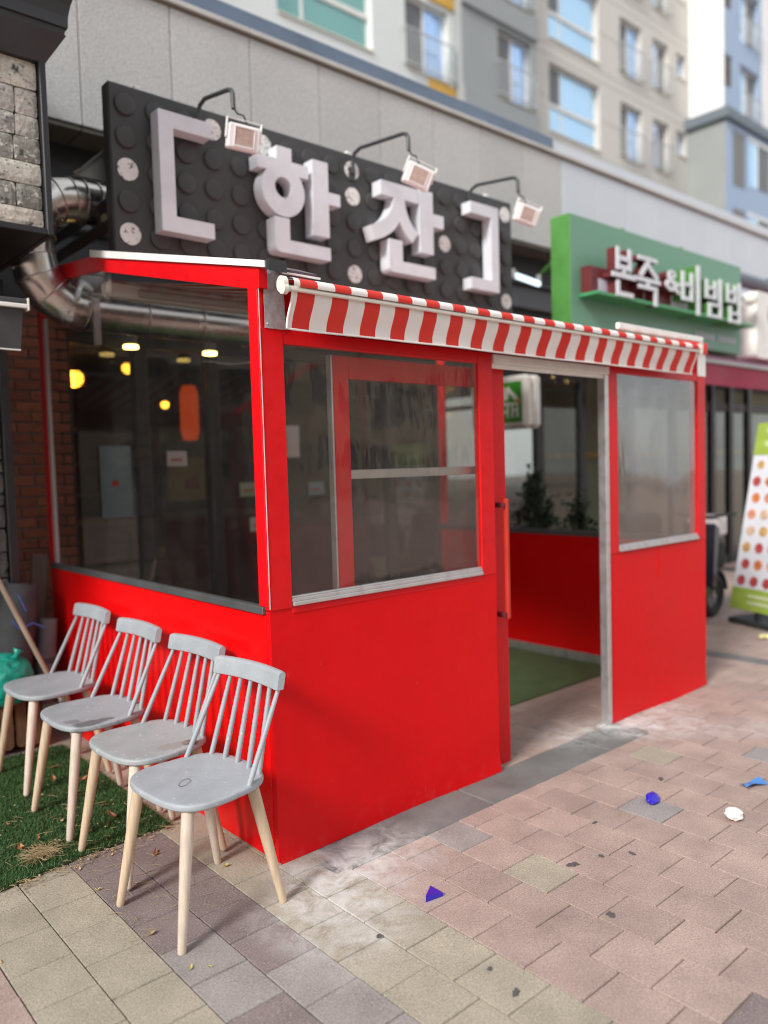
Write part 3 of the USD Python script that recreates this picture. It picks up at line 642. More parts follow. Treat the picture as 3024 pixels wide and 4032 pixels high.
# ventilation duct
duct = thing("ventilation_duct", "shiny metal ventilation duct with an elbow left of the red booth", "duct")
DY, R = 1.95, .118
def arc(c, r, a0, a1, n): return [(c[0] + r * math.cos(math.radians(a)), DY, c[1] + r * math.sin(math.radians(a))) for a in np.linspace(a0, a1, n)]
low = arc((.105, 2.68), .262, 270, 180, 5); up = arc((.06, 2.80), .215, 180, 90, 5)
def faceted(pts, r): 
    return cat([tube([a, b_], r, 40, caps=False) for a, b_ in zip(pts, pts[1:])])
def gore(pts, r):
    pts = [np.array(p) for p in pts]; n = 40; ring = []; a = np.linspace(0, 2 * np.pi, n, endpoint=False); Yv = np.array([0, 1., 0])
    for i in range(len(pts)):
        t0 = pts[min(i + 1, len(pts) - 1)] - pts[max(i - 1, 0)]; t0 /= np.linalg.norm(t0); w = np.cross(t0, Yv)
        seg = pts[min(i + 1, len(pts) - 1)] - pts[max(i - 1, 0)]
        ring.append(pts[i] + r * (np.cos(a)[:, None] * Yv + np.sin(a)[:, None] * w))
    V = np.vstack(ring); F = []
    for i in range(len(pts) - 1):
        for j in range(n):
            p, q = i * n + j, i * n + (j + 1) % n; F += [(p, q, q + n), (p, q + n, p + n)]
    m = trimesh.Trimesh(V, F, process=False); return m
obj("pipe", gore([(1.5, DY, 2.418), (.105, DY, 2.418)], R * .93), "duct_metal", duct, smooth=25)
obj("elbow", gore(low, R), "duct_metal", duct, smooth=18)
obj("riser", gore([(-.157, DY, 2.66), (-.156, DY, 2.82)], R * .93), "duct_metal", duct, smooth=25)
obj("elbow", gore(up, R), "duct_metal", duct, smooth=18)
obj("pipe", gore([(.06, DY, 3.015), (1.4, DY, 3.015)], R * .95), "duct_metal", duct, smooth=25)
def bead(p, t):
    T = trimesh.creation.torus(R + .001, .0045, major_sections=40, minor_sections=8); T.apply_transform(trimesh.geometry.align_vectors([0, 0, 1], t)); T.apply_translation(p); return T
for k, (pts) in enumerate((low, up)):
    for i in range(len(pts)):
        a, b_ = np.array(pts[max(i - 1, 0)]), np.array(pts[min(i + 1, len(pts) - 1)]); obj("seam", bead(pts[i], (b_ - a) / np.linalg.norm(b_ - a)), "duct_metal", duct, smooth=True)
for x in (.12, .2, .3, .55, .8): obj("seam", bead((x, DY, 3.015), (1, 0, 0)), "duct_metal", duct, smooth=True)
for x in (.45, .8, 1.15): obj("seam", bead((x, DY, 2.418), (1, 0, 0)), "duct_metal", duct, smooth=True)
obj("tape", tube([(.13, DY - .05, 2.53), (.06, DY - .1, 2.55), (.03, DY - .128, 2.5), (.03, DY - .12, 2.45)], [.02, .022, .016, .01], 8), "galvanised", duct, smooth=True)
obj("hanger", cb(.10, DY - .16, 2.21, .135, DY - .13, 2.46, .004), "pale_pipe", duct)

# ------------------------------------------------------------------ neighbour on the left: stone fascia, pier, awning
fa = thing("stone_fascia", "black framed fascia of weathered grey stone blocks under a dark moulded cornice", "shop fascia")
FX, FY = -.272, 1.30
obj("frame", cat([cb(FX - .03, FY - .02, 2.61, FX, 2.6, 3.39, .004), cb(-9, FY - .02, 2.61, FX - .03, 2.6, 2.64, .004), bx(-9, FY + .05, 2.64, FX - .03, 2.6, 3.39)]), "black_paint", fa)
prof = [(3.385, .0), (3.50, .074), (3.502, .068), (3.528, .07), (3.532, .08), (3.58, .082), (3.63, .092), (3.67, .106), (3.70, .124), (3.705, .128), (3.76, .126), (3.80, .15), (4.1, .17)]
Vc, Fc = [], []
for i, (z, o) in enumerate(prof):
    Vc += [(-9, FY - .02 - o, z), (FX + o, FY - .02 - o, z), (FX + o, 2.6, z), (-9, 2.6, z)]
    if i:
        for j in range(4):
            a, b_ = (i - 1) * 4 + j, (i - 1) * 4 + (j + 1) % 4; Fc += [(a, b_, b_ + 4), (a, b_ + 4, a + 4)]
e = (len(prof) - 1) * 4; Fc += [(e, e + 1, e + 2), (e, e + 2, e + 3), (2, 1, 0), (3, 2, 0)]
obj("cornice", trimesh.Trimesh(np.array(Vc, float), Fc, process=False), "black_moulding", fa)
rs = random.Random(5)
def stone(x0, x1, z0, z1, y, r, depth=.03, rough_=.0022):
    n, k = 7, 5
    prot = r.random() * .008; ph = r.random() * 9
    def f(u, v):
        ed = min(u, 1 - u, v, 1 - v); e_ = .006 if ed < .01 else 0.
        cu = .004 * (1 if ed < .01 else 0)
        jx = r.uniform(-1, 1) * rough_ * .4; jz = r.uniform(-1, 1) * rough_ * .5
        X = x0 + (x1 - x0) * u; Z = z0 + (z1 - z0) * v
        if (u < .01 or u > .99) and (v < .01 or v > .99): X += (.003 if u < .5 else -.003); Z += (.0025 if v < .5 else -.0025)
        return (X + jx * (0 if .01 < u < .99 else 1), y - prot - depth * .3 + e_ + r.uniform(-1, 1) * rough_ * .7, Z + jz * (0 if .01 < v < .99 else 1))
    g = grid(f, n, k)
    v = g.vertices; idx = [i * k for i in range(n)] + [(n - 1) * k + j for j in range(1, k)] + [i * k + k - 1 for i in range(n - 2, -1, -1)] + [j for j in range(k - 2, 0, -1)]
    back = v[idx].copy(); back[:, 1] = y + depth; o = len(v); V = np.vstack([v, back]); F = list(g.faces); L = len(idx)
    for a in range(L):
        p, q = idx[a], idx[(a + 1) % L]; F += [(p, o + a, o + (a + 1) % L), (p, o + (a + 1) % L, q)]
    return trimesh.Trimesh(V, F, process=False)
z = 2.642; ri = 0; tops = [.083, .107, .1, .112, .098, .118, .125]
plan = {0: [(-.47, .12)], }
for ri, h in enumerate(tops):
    x = FX - .034; first = True
    while x > -1.3:
        w = rs.choice([.115, .15, .21, .27]) if not first else [.26, .115, .24, .115, .105, .1, .19][ri]
        first = False
        mi = rs.choice([0, 1, 2, 3, 4, 5, 6, 0, 3])
        if x > -.45: mi = [6, 4, 0, 4, 1, 1, 0][ri]
        obj("stone", stone(x - w + .0015, x - .0015, z + .0018, z + h - .0018, FY + .02, rs), f"stone_{mi}", fa); x -= w
    z += h
pier = thing("stone_pier", "rough dark ledge stone pier edged with a black strip left of the brick wall", "pier")
obj("core", bx(-1.3, 2.26, 0, -.285, 2.6, 2.6), "black_paint", pier); obj("edge_strip", cb(-.284, 2.2, 0, -.236, 2.6, 2.6, .004), "black_steel", pier)
z = .01
while z < 2.1:
    h = rs.choice([.07, .09, .12, .14]); x = -.288
    while x > -.72:
        w = rs.choice([.12, .2, .28]); obj("ledge_stone", stone(x - w + .004, x - .004, z + .004, z + h - .004, 2.235, rs, .03, .01), f"ledge_stone_{rs.choice([0, 0, 1, 2, 3])}", pier); x -= w
    z += h
ns = thing("dark_shopfront", "dark shop front of the left neighbour beside the stone pier", "shop front")
obj("wall", bx(-9, 2.45, 0, -.9, 2.6, 2.62), "charcoal", ns)
for x in (-1.4, -2.6, -3.8, -5.0, -6.2): obj("mullion", cb(x - .05, 2.4, 0, x + .05, 2.449, 2.6, .004), "mullion", ns)
for x in (-2.54, -3.74, -4.94, -6.14): obj("glass_pane", bx(x, 2.43, .3, x + 1.08, 2.436, 2.5), "shop_glass", ns)
la = thing("black_awning", "small charcoal canvas awning with a white front rail at the left edge", "awning")
ay = 1.3
obj("canopy", cat([quad((-2.0, ay, 2.312), (-.415, ay, 2.303), (-.415, ay + .9, 2.52), (-2.0, ay + .9, 2.52)), quad((-2.0, ay, 2.309), (-2.0, ay + .9, 2.517), (-.415, ay + .9, 2.517), (-.415, ay, 2.30))]), "dark_canvas", la)
obj("front_rail", cb(-2.0, ay - .03, 2.283, -.412, ay, 2.305, .004), "dark_canvas", la)
obj("white_rail", cb(-2.0, ay - .034, 2.262, -.412, ay - .006, 2.281, .003), "white_metal", la)
obj("end_cap", cb(-.4115, ay - .036, 2.252, -.403, ay + .01, 2.308, .002), "cream_metal", la)
obj("valance", grid(lambda u, v: (-2.0 + 1.572 * u - .012 * v, ay - .018 + .02 * v + .012 * v * math.sin(19 * u) + .006 * math.sin(41 * u) * v, 2.262 - .185 * v), 60, 10), "dark_canvas", la, smooth=True)
obj("valance_hem", tube([(-2.0 + 1.572 * u - .012, ay + .002 + .012 * math.sin(19 * u) + .006 * math.sin(41 * u), 2.077) for u in np.linspace(0, 1, 60)], .004, 6), "white_metal", la, smooth=True)
# brick wall
bw = thing("brick_wall", "red brick wall with grey joints between the stone pier and the booth", "wall")
obj("mortar_bed", bx(-.4, 2.865, 0, .33, 2.98, 2.62), "mortar", bw)
for k in range(38):
    z0 = .008 + k * .0685; x = -.4 + (.095 if k % 2 else 0)
    if k % 2: obj("brick", cb(-.4, 2.857, z0, -.314, 2.9, z0 + .058, .004), "brick_red", bw)
    while x < .32:
        x1 = min(x + .183, .325)
        obj("brick", cb(x, 2.857 + rs.uniform(-.002, .002), z0 + rs.uniform(-.001, .001), x1, 2.9, z0 + .058, .004), "brick_red", bw); x += .192

# ------------------------------------------------------------------ eatery front behind the booth
sh = thing("eatery_front", "dark glazed eatery front with black mullions seen through the booth film", "shop front")
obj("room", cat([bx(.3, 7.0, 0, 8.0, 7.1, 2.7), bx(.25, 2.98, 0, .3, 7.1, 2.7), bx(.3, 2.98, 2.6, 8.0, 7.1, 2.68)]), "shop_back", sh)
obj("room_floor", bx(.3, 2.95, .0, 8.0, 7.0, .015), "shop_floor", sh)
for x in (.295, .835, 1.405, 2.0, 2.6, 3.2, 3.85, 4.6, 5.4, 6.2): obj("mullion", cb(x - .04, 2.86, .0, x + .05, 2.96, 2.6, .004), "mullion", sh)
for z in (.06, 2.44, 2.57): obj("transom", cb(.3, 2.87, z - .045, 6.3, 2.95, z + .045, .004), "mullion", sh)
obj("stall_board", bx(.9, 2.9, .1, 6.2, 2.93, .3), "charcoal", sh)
xs2 = [.39, .785, .885, 1.355, 1.455, 1.95, 2.05, 2.55, 2.65, 3.15, 3.25, 3.8, 3.9, 4.55, 4.65, 5.35, 5.45, 6.15]
for a, b_ in zip(xs2[::2], xs2[1::2]): obj("glass_pane", bx(a, 2.904, .1, b_, 2.908, 2.52), "shop_glass", sh)
obj("window_strip", cb(.3, 2.8, 2.5, 3.3, 2.9, 2.6, .01), "charcoal", sh)
pst = thing("blue_poster", "pale blue poster on the eatery glass seen through the side film", "poster"); obj("sheet", cb(.52, 2.886, 1.2, .745, 2.8895, 1.70, .001), "poster_blue", pst)
obj("red_mark", cb(.6, 2.883, 1.42, .65, 2.8855, 1.46, .001), "red_plastic", pst)
p2 = thing("paper_notice", "white paper notice on the glass left of the sliding door leaf", "notice"); obj("sheet", cb(1.96, 2.886, 1.6, 2.2, 2.8895, 1.86, .001), "paper_white", p2)
sofa = thing("bench_seat", "maroon vinyl bench seat behind the eatery glass", "bench")
obj("seat", cb(1.7, 3.4, .0, 4.2, 3.95, .48, .03), "maroon_vinyl", sofa); obj("back", cb(1.7, 3.3, .3, 4.2, 3.42, 1.02, .03), "maroon_vinyl", sofa)
ct = thing("counter", "tan counter inside the eatery", "counter"); obj("body", cb(1.2, 5.2, 0, 3.2, 5.8, 1.0, .01), "seat_tan", ct); obj("top", cb(1.15, 5.15, 1.0, 3.25, 5.85, 1.06, .01), "shop_wall_pale", ct)
shelf = thing("menu_board", "pale menu boards on the back wall of the eatery", "menu board")
for x in (2.6, 3.3, 4.0): obj("board_panel", cb(x, 6.9, 1.6, x + .55, 6.95, 2.1, .005), "shop_wall_pale", shelf)
pr = thing("wall_print", "yellow and red printed picture inside the eatery window", "picture"); obj("sheet", cb(1.16, 3.18, 1.28, 1.48, 3.2, 1.62, .003), "yellow_print", pr); obj("red_patch", cb(1.3, 3.172, 1.38, 1.42, 3.179, 1.46, .003), "red_plastic", pr)
cur = thing("green_drape", "dark green drape hanging by the second mullion", "drape"); obj("cloth", grid(lambda u, v: (.90 + .16 * u, 3.05 + .02 * math.sin(20 * u), .95 + .55 * v), 16, 4), "green_curtain", cur, smooth=True)
def pendant(x, y, z, mat, lab, r=.05, top=2.6, cage=True):
    t = thing("pendant_lamp", lab, "lamp", (x, y, z))
    obj("bulb", trimesh.creation.icosphere(2, r), mat, t, smooth=True); obj("cord", tube([(0, 0, r), (0, 0, top - z)], .005, 6), "black_steel", t)
    obj("shade", revolve([(.015, r + .03), (.03, r + .02), (r * .8, r * .75)], 20), "mullion_brown", t)
    if cage:
        for k in range(3): obj("cage_ring", at(trimesh.creation.torus(r * 1.35, .004, major_sections=20, minor_sections=5), z=-r * .7 + k * r * .6), "mullion_brown", t)
pendant(.965, 4.5, 2.35, "lamp_amber", "lit amber pendant lamp nearest the brick wall", .078)
pendant(1.455, 4.5, 2.47, "lamp_amber", "lit amber pendant lamp second from the brick wall", .05, 2.6)
pendant(1.66, 4.2, 2.12, "lamp_amber", "small round orange lamp beside the orange lantern", .035, cage=False)
for x, lab in ((.70, "lit warm spotlight under the awning on the left"), (1.30, "lit warm spotlight under the awning on the right")):
    t = thing("spotlight", lab, "spotlight", (x, 2.7, 2.36)); obj("lamp_body", at(trimesh.creation.cylinder(.042, .07, sections=16), z=.055), "charcoal_light", t, smooth=40)
    obj("lit_disc", at(trimesh.creation.cylinder(.05, .02, sections=16), z=.005), "lamp_warm", t)
    obj("stem", tube([(0, 0, .1), (0, .05, .2), (0, .2, .22)], .008, 8), "black_steel", t)
lt = thing("lantern", "tall orange lantern glowing inside the eatery", "lantern", (1.90, 4.2, 1.8)); obj("lantern_shade", revolve([(.0, .0), (.06, .0), (.085, .08), (.085, .42), (.06, .5), (0, .5)], 20), "lantern_orange", lt, smooth=40); obj("cord", tube([(0, 0, .5), (0, 0, .82)], .005, 6), "black_steel", lt)
mat_ = thing("floor_mat", "dull green carpet mat on the floor inside the booth", "mat"); obj("mat", cb(.45, .62, .002, 3.33, 2.84, .012, .003), "inner_mat", mat_)

for k, (x, y, lab) in enumerate(((1.35, 4.1, "dark round table nearest the side window"), (2.35, 4.55, "dark round table deeper in the eatery"))):
    t = thing("table", lab, "table", (x, y, .015)); obj("table_top", at(trimesh.creation.cylinder(.36, .03, sections=32), z=.735), "seat_tan", t, smooth=40); obj("column", tube([(0, 0, .02), (0, 0, .72)], .035, 12), "black_steel", t, smooth=40); obj("foot", at(trimesh.creation.cylinder(.22, .02, sections=28), z=.011), "black_steel", t, smooth=40)
    for j, (dx, dy, c_) in enumerate(((-.1, .05, "green_curtain"), (.12, -.1, "yellow_print"), (.02, .14, "red_plastic"))):
        tag_ = ["green", "yellow", "red"][j]
        b_ = obj("bottle", at(revolve([(0, 0), (.034, 0), (.034, .14), (.013, .19), (.013, .24), (0, .24)], 16), x + dx, y + dy, .766), c_, smooth=40, label=f"{tag_} bottle standing on the {'near' if k == 0 else 'deeper'} round table", category="bottle", group="bottles on the eatery tables")
for k, (x, z, c_, lab) in enumerate(((1.02, 1.55, "paper_white", "small white paper stuck high by the second mullion"), (1.62, 1.30, "shop_wall_pale", "pale green menu card on the third pane"), (1.70, 1.02, "paper_white", "white menu card low on the third pane"), (2.28, 1.28, "poster_blue", "pale blue sticker sheet on the fourth pane"))):
    t = thing("window_card", lab, "card"); obj("sheet", cb(x, 2.888, z, x + .16, 2.8905, z + .11, .001), c_, t); obj("print_line", cb(x + .03, 2.8855, z + .04, x + .12, 2.8875, z + .055, .0005), "red_plastic", t)
rk = thing("wall_shelf", "back wall shelf with tan boards inside the eatery", "shelf")
for z in (1.25, 1.62, 2.0): obj("shelf_board", cb(1.3, 6.6, z, 2.5, 6.95, z + .04, .004), "seat_tan", rk)
for x in (1.3, 2.46): obj("side_board", cb(x, 6.6, .9, x + .04, 6.95, 2.2, .004), "seat_tan", rk)
# things seen beyond the right side film
gb = thing("green_lightbox", "small white box sign with a green face hanging beyond the doorway", "sign", (3.56, 1.60, 1.79))
obj("case", cat([cb(0, 0, 0, .1, .62, .44, .03), cb(.105, .0, .0, .215, .62, .44, .03)]), "white_plastic", gb, smooth=30)
obj("green_face", cb(-.004, .045, .05, .0, .575, .385, .001), "box_green", gb)
def ext_face(poly, x, d): return ext_yz(poly, x - d, d)
glyph = unary_union([stroke([(.23, .345), (.23, .235)], .022), stroke([(.23, .3), (.255, .3)], .02), stroke([(.19, .34), (.10, .235)], .03), stroke([(.14, .29), (.09, .24)], .03), stroke([(.19, .34), (.2, .24)], .026),
                     stroke([(.25, .09), (.25, .2)], .022), stroke([(.19, .09), (.19, .2)], .022), stroke([(.25, .14), (.19, .14)], .022), stroke([(.14, .09), (.14, .2)], .022), stroke([(.09, .09), (.09, .2)], .022), stroke([(.14, .15), (.09, .15)], .022), stroke([(.26, .205), (.08, .205)], .02)])
obj("lettering", ext_face(glyph, -.0042, .003), "white_plastic", gb); obj("orange_dot", at(trimesh.creation.cylinder(.018, .003, sections=16), -.006, .075, .225, ry=90), "orange_dot", gb)
obj("arm", cb(.08, .62, .2, .12, 1.3, .24, .004), "black_steel", gb)
nb = thing("neighbour_shopfront", "neighbouring shop front with dark frames beyond the booth doorway", "shop front")
obj("wall", bx(6.4, 3.6, 0, 20, 3.7, 2.6), "shop_wall_pale", nb)
for x in (6.9, 7.9, 8.95, 9.48, 10.06, 11.0, 12.2): obj("mullion", cb(x - .055, 2.66, 0, x + .055, 2.74, 2.62, .004), "mullion", nb)
obj("transom", cb(6.3, 2.68, 2.14, 16, 2.73, 2.26, .004), "mullion_brown", nb); obj("base", cb(6.3, 2.68, 0, 16, 2.74, .12, .004), "mullion", nb)
obj("yellow_band", cb(6.4, 3.56, 1.55, 14, 3.59, 1.62, .002), "yellow_print", nb)
for a, b_ in ((6.96, 7.84), (7.96, 8.89), (9.01, 9.42), (9.54, 10.0), (10.12, 10.94), (11.06, 12.14)): obj("glass_pane", bx(a, 2.70, .13, b_, 2.704, 2.13), "shop_glass", nb)
def foliage(n, centre, rad, size, seed):
    r = np.random.default_rng(seed); d = r.normal(size=(n, 3)); d /= np.linalg.norm(d, axis=1)[:, None]
    p = np.array(centre) + d * (r.random(n) ** .45)[:, None] * np.array(rad) * (1 + .3 * np.sin(d[:, :1] * 7 + seed))
    a = r.normal(size=(n, 3)); a /= np.linalg.norm(a, axis=1)[:, None]; b_ = np.cross(a, r.normal(size=(n, 3))); b_ /= np.linalg.norm(b_, axis=1)[:, None]
    s = size * (.6 + .8 * r.random(n))[:, None]
    V = np.stack([p - a * s, p + b_ * s * .35, p + a * s, p - b_ * s * .35], 1).reshape(-1, 3); o = np.arange(n)[:, None] * 4
    return trimesh.Trimesh(V, np.concatenate([o + [0, 1, 2], o + [0, 2, 3]], 0), process=False)
for k, (x, y, h, lab) in enumerate(((3.72, 1.62, 1.42, "taller dark green potted shrub beyond the right side film"), (3.62, 1.12, 1.2, "lower dark green potted shrub beyond the right side film"))):
    t = thing("potted_shrub", lab, "plant", (x, y, 0), 0)
    obj("pot", revolve([(0, 0), (.13, 0), (.17, .34), (.155, .34), (.15, .3), (0, .3)], 24), "plant_pot", t, smooth=40); obj("stem", tube([(0, 0, .3), (.01, 0, .7), (0, .01, h - .2)], [.018, .014, .006], 8), "bark", t, smooth=True)
    obj("foliage", cat([foliage(900, (0, 0, h - .45), (.2, .22, .3), .035, k), foliage(350, (.02, .05, h - .15), (.09, .1, .22), .03, k + 9)]), "shrub_leaf", t, kind="stuff")

# ------------------------------------------------------------------ green sign
gs = thing("green_signboard", "green signboard with white Korean letters standing on a dark red bar", "sign", (.2823, .4408, -.2652), size=1.1768)
GY = .9; GX0, GX1, GZ0, GZ1 = 3.205, 5.885, 2.46, 3.268
obj("board", cb(GX0 + .004, GY, GZ0, GX1, GY + .004, GZ1, .001), "green_face", gs)
obj("case", cb(GX0, GY + .0045, GZ0, GX1, GY + .17, GZ1 + .004, .004), "green_edge", gs)
obj("ledge", cb(3.3, GY - .16, 2.685, GX1 - .05, GY - .001, 2.708, .004), "green_ledge", gs)
obj("letter_base", cb(3.325, GY - .085, 2.71, 4.93, GY - .001, 2.905, .006), "sign_maroon", gs)
for a, b_ in ((3.42, 3.6), (4.03, 4.18), (4.45, 4.86)): obj("base_inset", cb(a, GY - .088, 2.735, b_, GY - .0855, 2.82, .001), "sign_lilac", gs)
w = .037
def S(*pts, ww=w): return stroke(pts, ww, "square")
def siot(x, z): return
bon = unary_union([S((0, .40), (0, .25)), S((.165, .40), (.165, .25)), S((0, .33), (.165, .33)), S((0, .255), (.165, .255)), S((.083, .25), (.083, .185)), S((-.06, .185), (.23, .185)), S((.0, .12), (.0, .03), (.19, .03))])
juk = unary_union([S((-.02, .40), (.18, .40)), S((.1, .40), (.0, .24)), S((.08, .34), (.19, .235)), S((-.06, .19), (.22, .19)), S((.08, .19), (.08, .12)), S((-.02, .12), (.18, .12), (.18, -.03))])
amp = unary_union([Point(.06, .235).buffer(.05).difference(Point(.06, .235).buffer(.02)), Point(.05, .1).buffer(.075).difference(Point(.05, .1).buffer(.035)), stroke([(.02, .2), (.14, .02)], .036, "round"), stroke([(.12, .1), (.15, .13)], .03, "round")])
def biup(x0, x1, z0, z1): return unary_union([S((x0, z1), (x0, z0), ww=.038), S((x1, z1), (x1, z0), ww=.038), S((x0, (z0 + z1) / 2 + .02), (x1, (z0 + z1) / 2 + .02), ww=.034), S((x0, z0), (x1, z0), ww=.036)])
bi = unary_union([biup(0, .13, .05, .32), S((.23, .42), (.23, -.08), ww=.042)])
bim = unary_union([biup(0, .12, .17, .38), S((.2, .42), (.2, .13), ww=.04), S((.04, .08), (.04, -.07), (.2, -.07), (.2, .08), (.04, .08), ww=.036)])
bap = unary_union([biup(0, .12, .17, .38), S((.2, .42), (.2, .13), ww=.04), S((.2, .28), (.26, .28), ww=.036), biup(.04, .2, -.1, .08)])
for g, x, z, sc, side, lab in ((bon, 3.55, 2.69, (.95, .86), "sign_maroon", "first white letter"), (juk, 3.87, 2.715, (1.12, .76), "sign_maroon", "second white letter"), (amp, 4.25, 2.81, (1.15, .62), "sign_maroon", "white ampersand"),
                       (bi, 4.49, 2.755, (1.1, .74), "letter_green", "third white letter"), (bim, 4.89, 2.745, (1.2, .63), "letter_green", "fourth white letter"), (bap, 5.27, 2.755, (1.1, .63), "letter_green", "fifth white letter")):
    g = affinity.translate(affinity.scale(g, *sc, origin=(0, 0)), x, z)
    L = sub("letter", gs); data(L, label=lab)
    yb = GY - .086 if side == "sign_maroon" else GY - .002
    d = .075 if side == "sign_maroon" else .16
    obj("letter_side", ext_xz(g, yb, d), side, L); obj("letter_face", ext_xz(g.buffer(.0015), yb - d - .0005, .012), "letter_white", L)
for i, x in enumerate(np.linspace(5.02, 5.72, 11)):
    obj("small_lettering", cb(x, GY - .006, 2.545, x + .042, GY - .001, 2.60, .002), "sign_lilac", gs) if i != 5 else None
for x in (3.95, 4.85): obj("clip", cb(x - .02, GY + .03, GZ1 + .003, x + .02, GY + .07, GZ1 + .03, .004), "green_edge", gs)
obj("strut", tube([(3.23, GY + .12, 2.985), (3.80, 1.6, 3.06)], .022, 8), "letter_green", gs); obj("strut", tube([(5.6, GY + .15, 2.9), (5.6, 1.84, 3.0)], .02, 8), "letter_green", gs)
tl = thing("tube_light", "pale tube light fixed in the dark recess between the two signs", "light", (4.16, 2.2, 3.225)); obj("tube", tube([(0, 0, .0), (.38, 0, -.035)], .026, 12), "tube_white", tl, smooth=40)
for x in (0, .38): obj("end_clip", cb(x - .012, -.024, -.03, x + .012, .024, .05, .003), "grey_metal", tl)
obj("wire", tube([(.17, 0, .02), (.2, .4, .1), (.25, .8, .2)], .006, 6), "black_steel", tl)

# ------------------------------------------------------------------ far right shops
ma = thing("magenta_awning", "plain magenta canvas awning beyond the right end of the booth", "awning")
my = 1.5
obj("valance", grid(lambda u, v: (5.9 + 4.6 * u, my + .012 * math.sin(30 * u) * v, 2.49 - .225 * v), 50, 6), "magenta_fabric", ma, smooth=True)
obj("front_bar", cb(5.9, my - .02, 2.492, 10.5, my + .02, 2.535, .006), "grey_metal", ma)
obj("canopy", cat([quad((5.9, my, 2.54), (10.5, my, 2.54), (10.5, 2.66, 2.86), (5.9, 2.66, 2.86)), quad((5.9, my, 2.536), (5.9, 2.66, 2.856), (10.5, 2.66, 2.856), (10.5, my, 2.536))]), "magenta_light", ma)
ws = thing("white_round_sign", "white rounded box sign at the right edge past the green signboard", "sign", (.2823, .4408, -.2652), size=1.1768); 
obj("case", ext_xz(sbox(6.27, 2.5, 7.1, 3.06).buffer(.04), 1.1, .2), "white_plastic", ws); obj("emblem", ext_xz(Point(6.62, 2.9).buffer(.14), .898, .004), "seat_tan", ws); obj("bracket", cb(6.6, 1.1, 2.7, 6.66, 1.85, 2.76, .004), "black_steel", ws)
bp = thing("grey_pipe", "thick blue grey pipe running along the wall past the green signboard", "pipe"); obj("pipe", tube([(8.4, 2.2, 3.79), (14, 2.2, 3.79)], .09, 16), "slate_trim", bp, smooth=40); obj("bracket", cb(9.6, 2.2, 3.87, 9.66, 2.72, 3.92, .004), "black_steel", bp)
gl = thing("globe_lamp", "unlit white globe lamp at the end of the green signboard", "lamp", (7.34, 1.45, 3.25)); obj("globe", trimesh.creation.icosphere(3, .075), "white_plastic", gl, smooth=True); obj("neck", tube([(0, 0, 0), (0, .12, .02)], .025, 10), "grey_metal", gl, smooth=40); obj("base_plate", cb(-.04, .12, -.03, .04, .16, .06, .004), "grey_metal", gl)
ban = thing("food_banner", "leaning white menu stand printed with round dishes and green bands", "banner stand", (5.53, .85, 0), -22.6)
T = trimesh.transformations.euler_matrix(0, math.radians(11.5), 0)
def bput(m): m = m.copy(); m.apply_transform(T); m.apply_translation((0, 0, .12)); return m
obj("board", bput(cb(0, -.62, 0, .03, 0, 1.72, .004)), "banner_white", ban); obj("green_foot", bput(cb(-.004, -.618, .002, -.0005, -.002, .2, .001)), "banner_green", ban); obj("green_head", bput(cb(-.004, -.618, 1.42, -.0005, -.002, 1.718, .001)), "banner_green", ban)
for r_ in range(8):
    for c_ in range(4):
        k = (r_ * 3 + c_ * 2) % 5 if r_ else 3
        obj("dish_print", bput(at(trimesh.creation.cylinder(.047 if r_ < 7 else .04, .004, sections=18), -.0015, -.09 - .148 * c_ - (.02 if r_ % 2 else 0), .265 + .152 * r_, ry=90)), f"dish_{k}", ban)
for zz in (1.5, 1.62): obj("pale_lettering", bput(cb(-.006, -.55, zz, -.0042, -.12, zz + .05, .001)), "print_pale", ban)
for zz in (.06, .12): obj("pale_lettering", bput(cb(-.006, -.55, zz, -.0042, -.2, zz + .03, .001)), "print_pale", ban)
obj("base", cat([cb(-.08, -.56, .0, .35, -.06, .05, .01), bput(cb(.03, -.33, -.06, .06, -.27, 1.2, .004))]), "black_steel", ban)
sc = thing("scooter", "dark delivery scooter parked behind the leaning menu stand", "scooter", (5.45, 1.05, 0), 0)
def wheel(x, r=.215):
    w_ = sub("wheel", sc)
    t = trimesh.creation.torus(r - .05, .05, major_sections=32, minor_sections=12); obj("tyre", at(t, x, 0, r, rx=90), "tyre", w_, smooth=True)
    obj("rim", at(cat([trimesh.creation.torus(r - .09, .012, major_sections=28, minor_sections=8), trimesh.creation.cylinder(.035, .08, sections=16)] + [at(trimesh.creation.box((.018, r * 1.3, .012)), rz=36 * k) for k in range(5)]), x, 0, r, rx=90), "grey_metal", w_, smooth=40)
wheel(0.12); wheel(-1.1)
obj("body", cat([trimesh.convex.convex_hull(np.array([(-1.25, sy * .12, .45) for sy in (-1, 1)] + [(-.5, sy * .14, .42) for sy in (-1, 1)] + [(-1.3, sy * .1, .7) for sy in (-1, 1)] + [(-.5, sy * .14, .72) for sy in (-1, 1)])), cb(-.55, -.15, .25, -.1, .15, .34, .02),
     trimesh.convex.convex_hull(np.array([(-.12, sy * .17, .3) for sy in (-1, 1)] + [(-.0, sy * .15, .85) for sy in (-1, 1)] + [(-.18, sy * .17, .34) for sy in (-1, 1)] + [(-.08, sy * .15, .9) for sy in (-1, 1)]))]), "scooter_body", sc)
obj("fender", at(ext(Point(0, 0).buffer(.25).difference(Point(0, 0).buffer(.235)).intersection(sbox(-.3, .02, .3, .3)), .1), .12, .05, .215, rx=90), "scooter_body", sc)
obj("fork", cat([tube([(.12, sy * .07, .215), (-.03, sy * .06, .8)], .016, 8) for sy in (-1, 1)]), "black_steel", sc); obj("handlebar", tube([(-.06, -.33, 1.0), (-.05, -.1, .96), (-.05, .1, .96), (-.06, .33, 1.0)], .014, 8), "black_steel", sc, smooth=True)
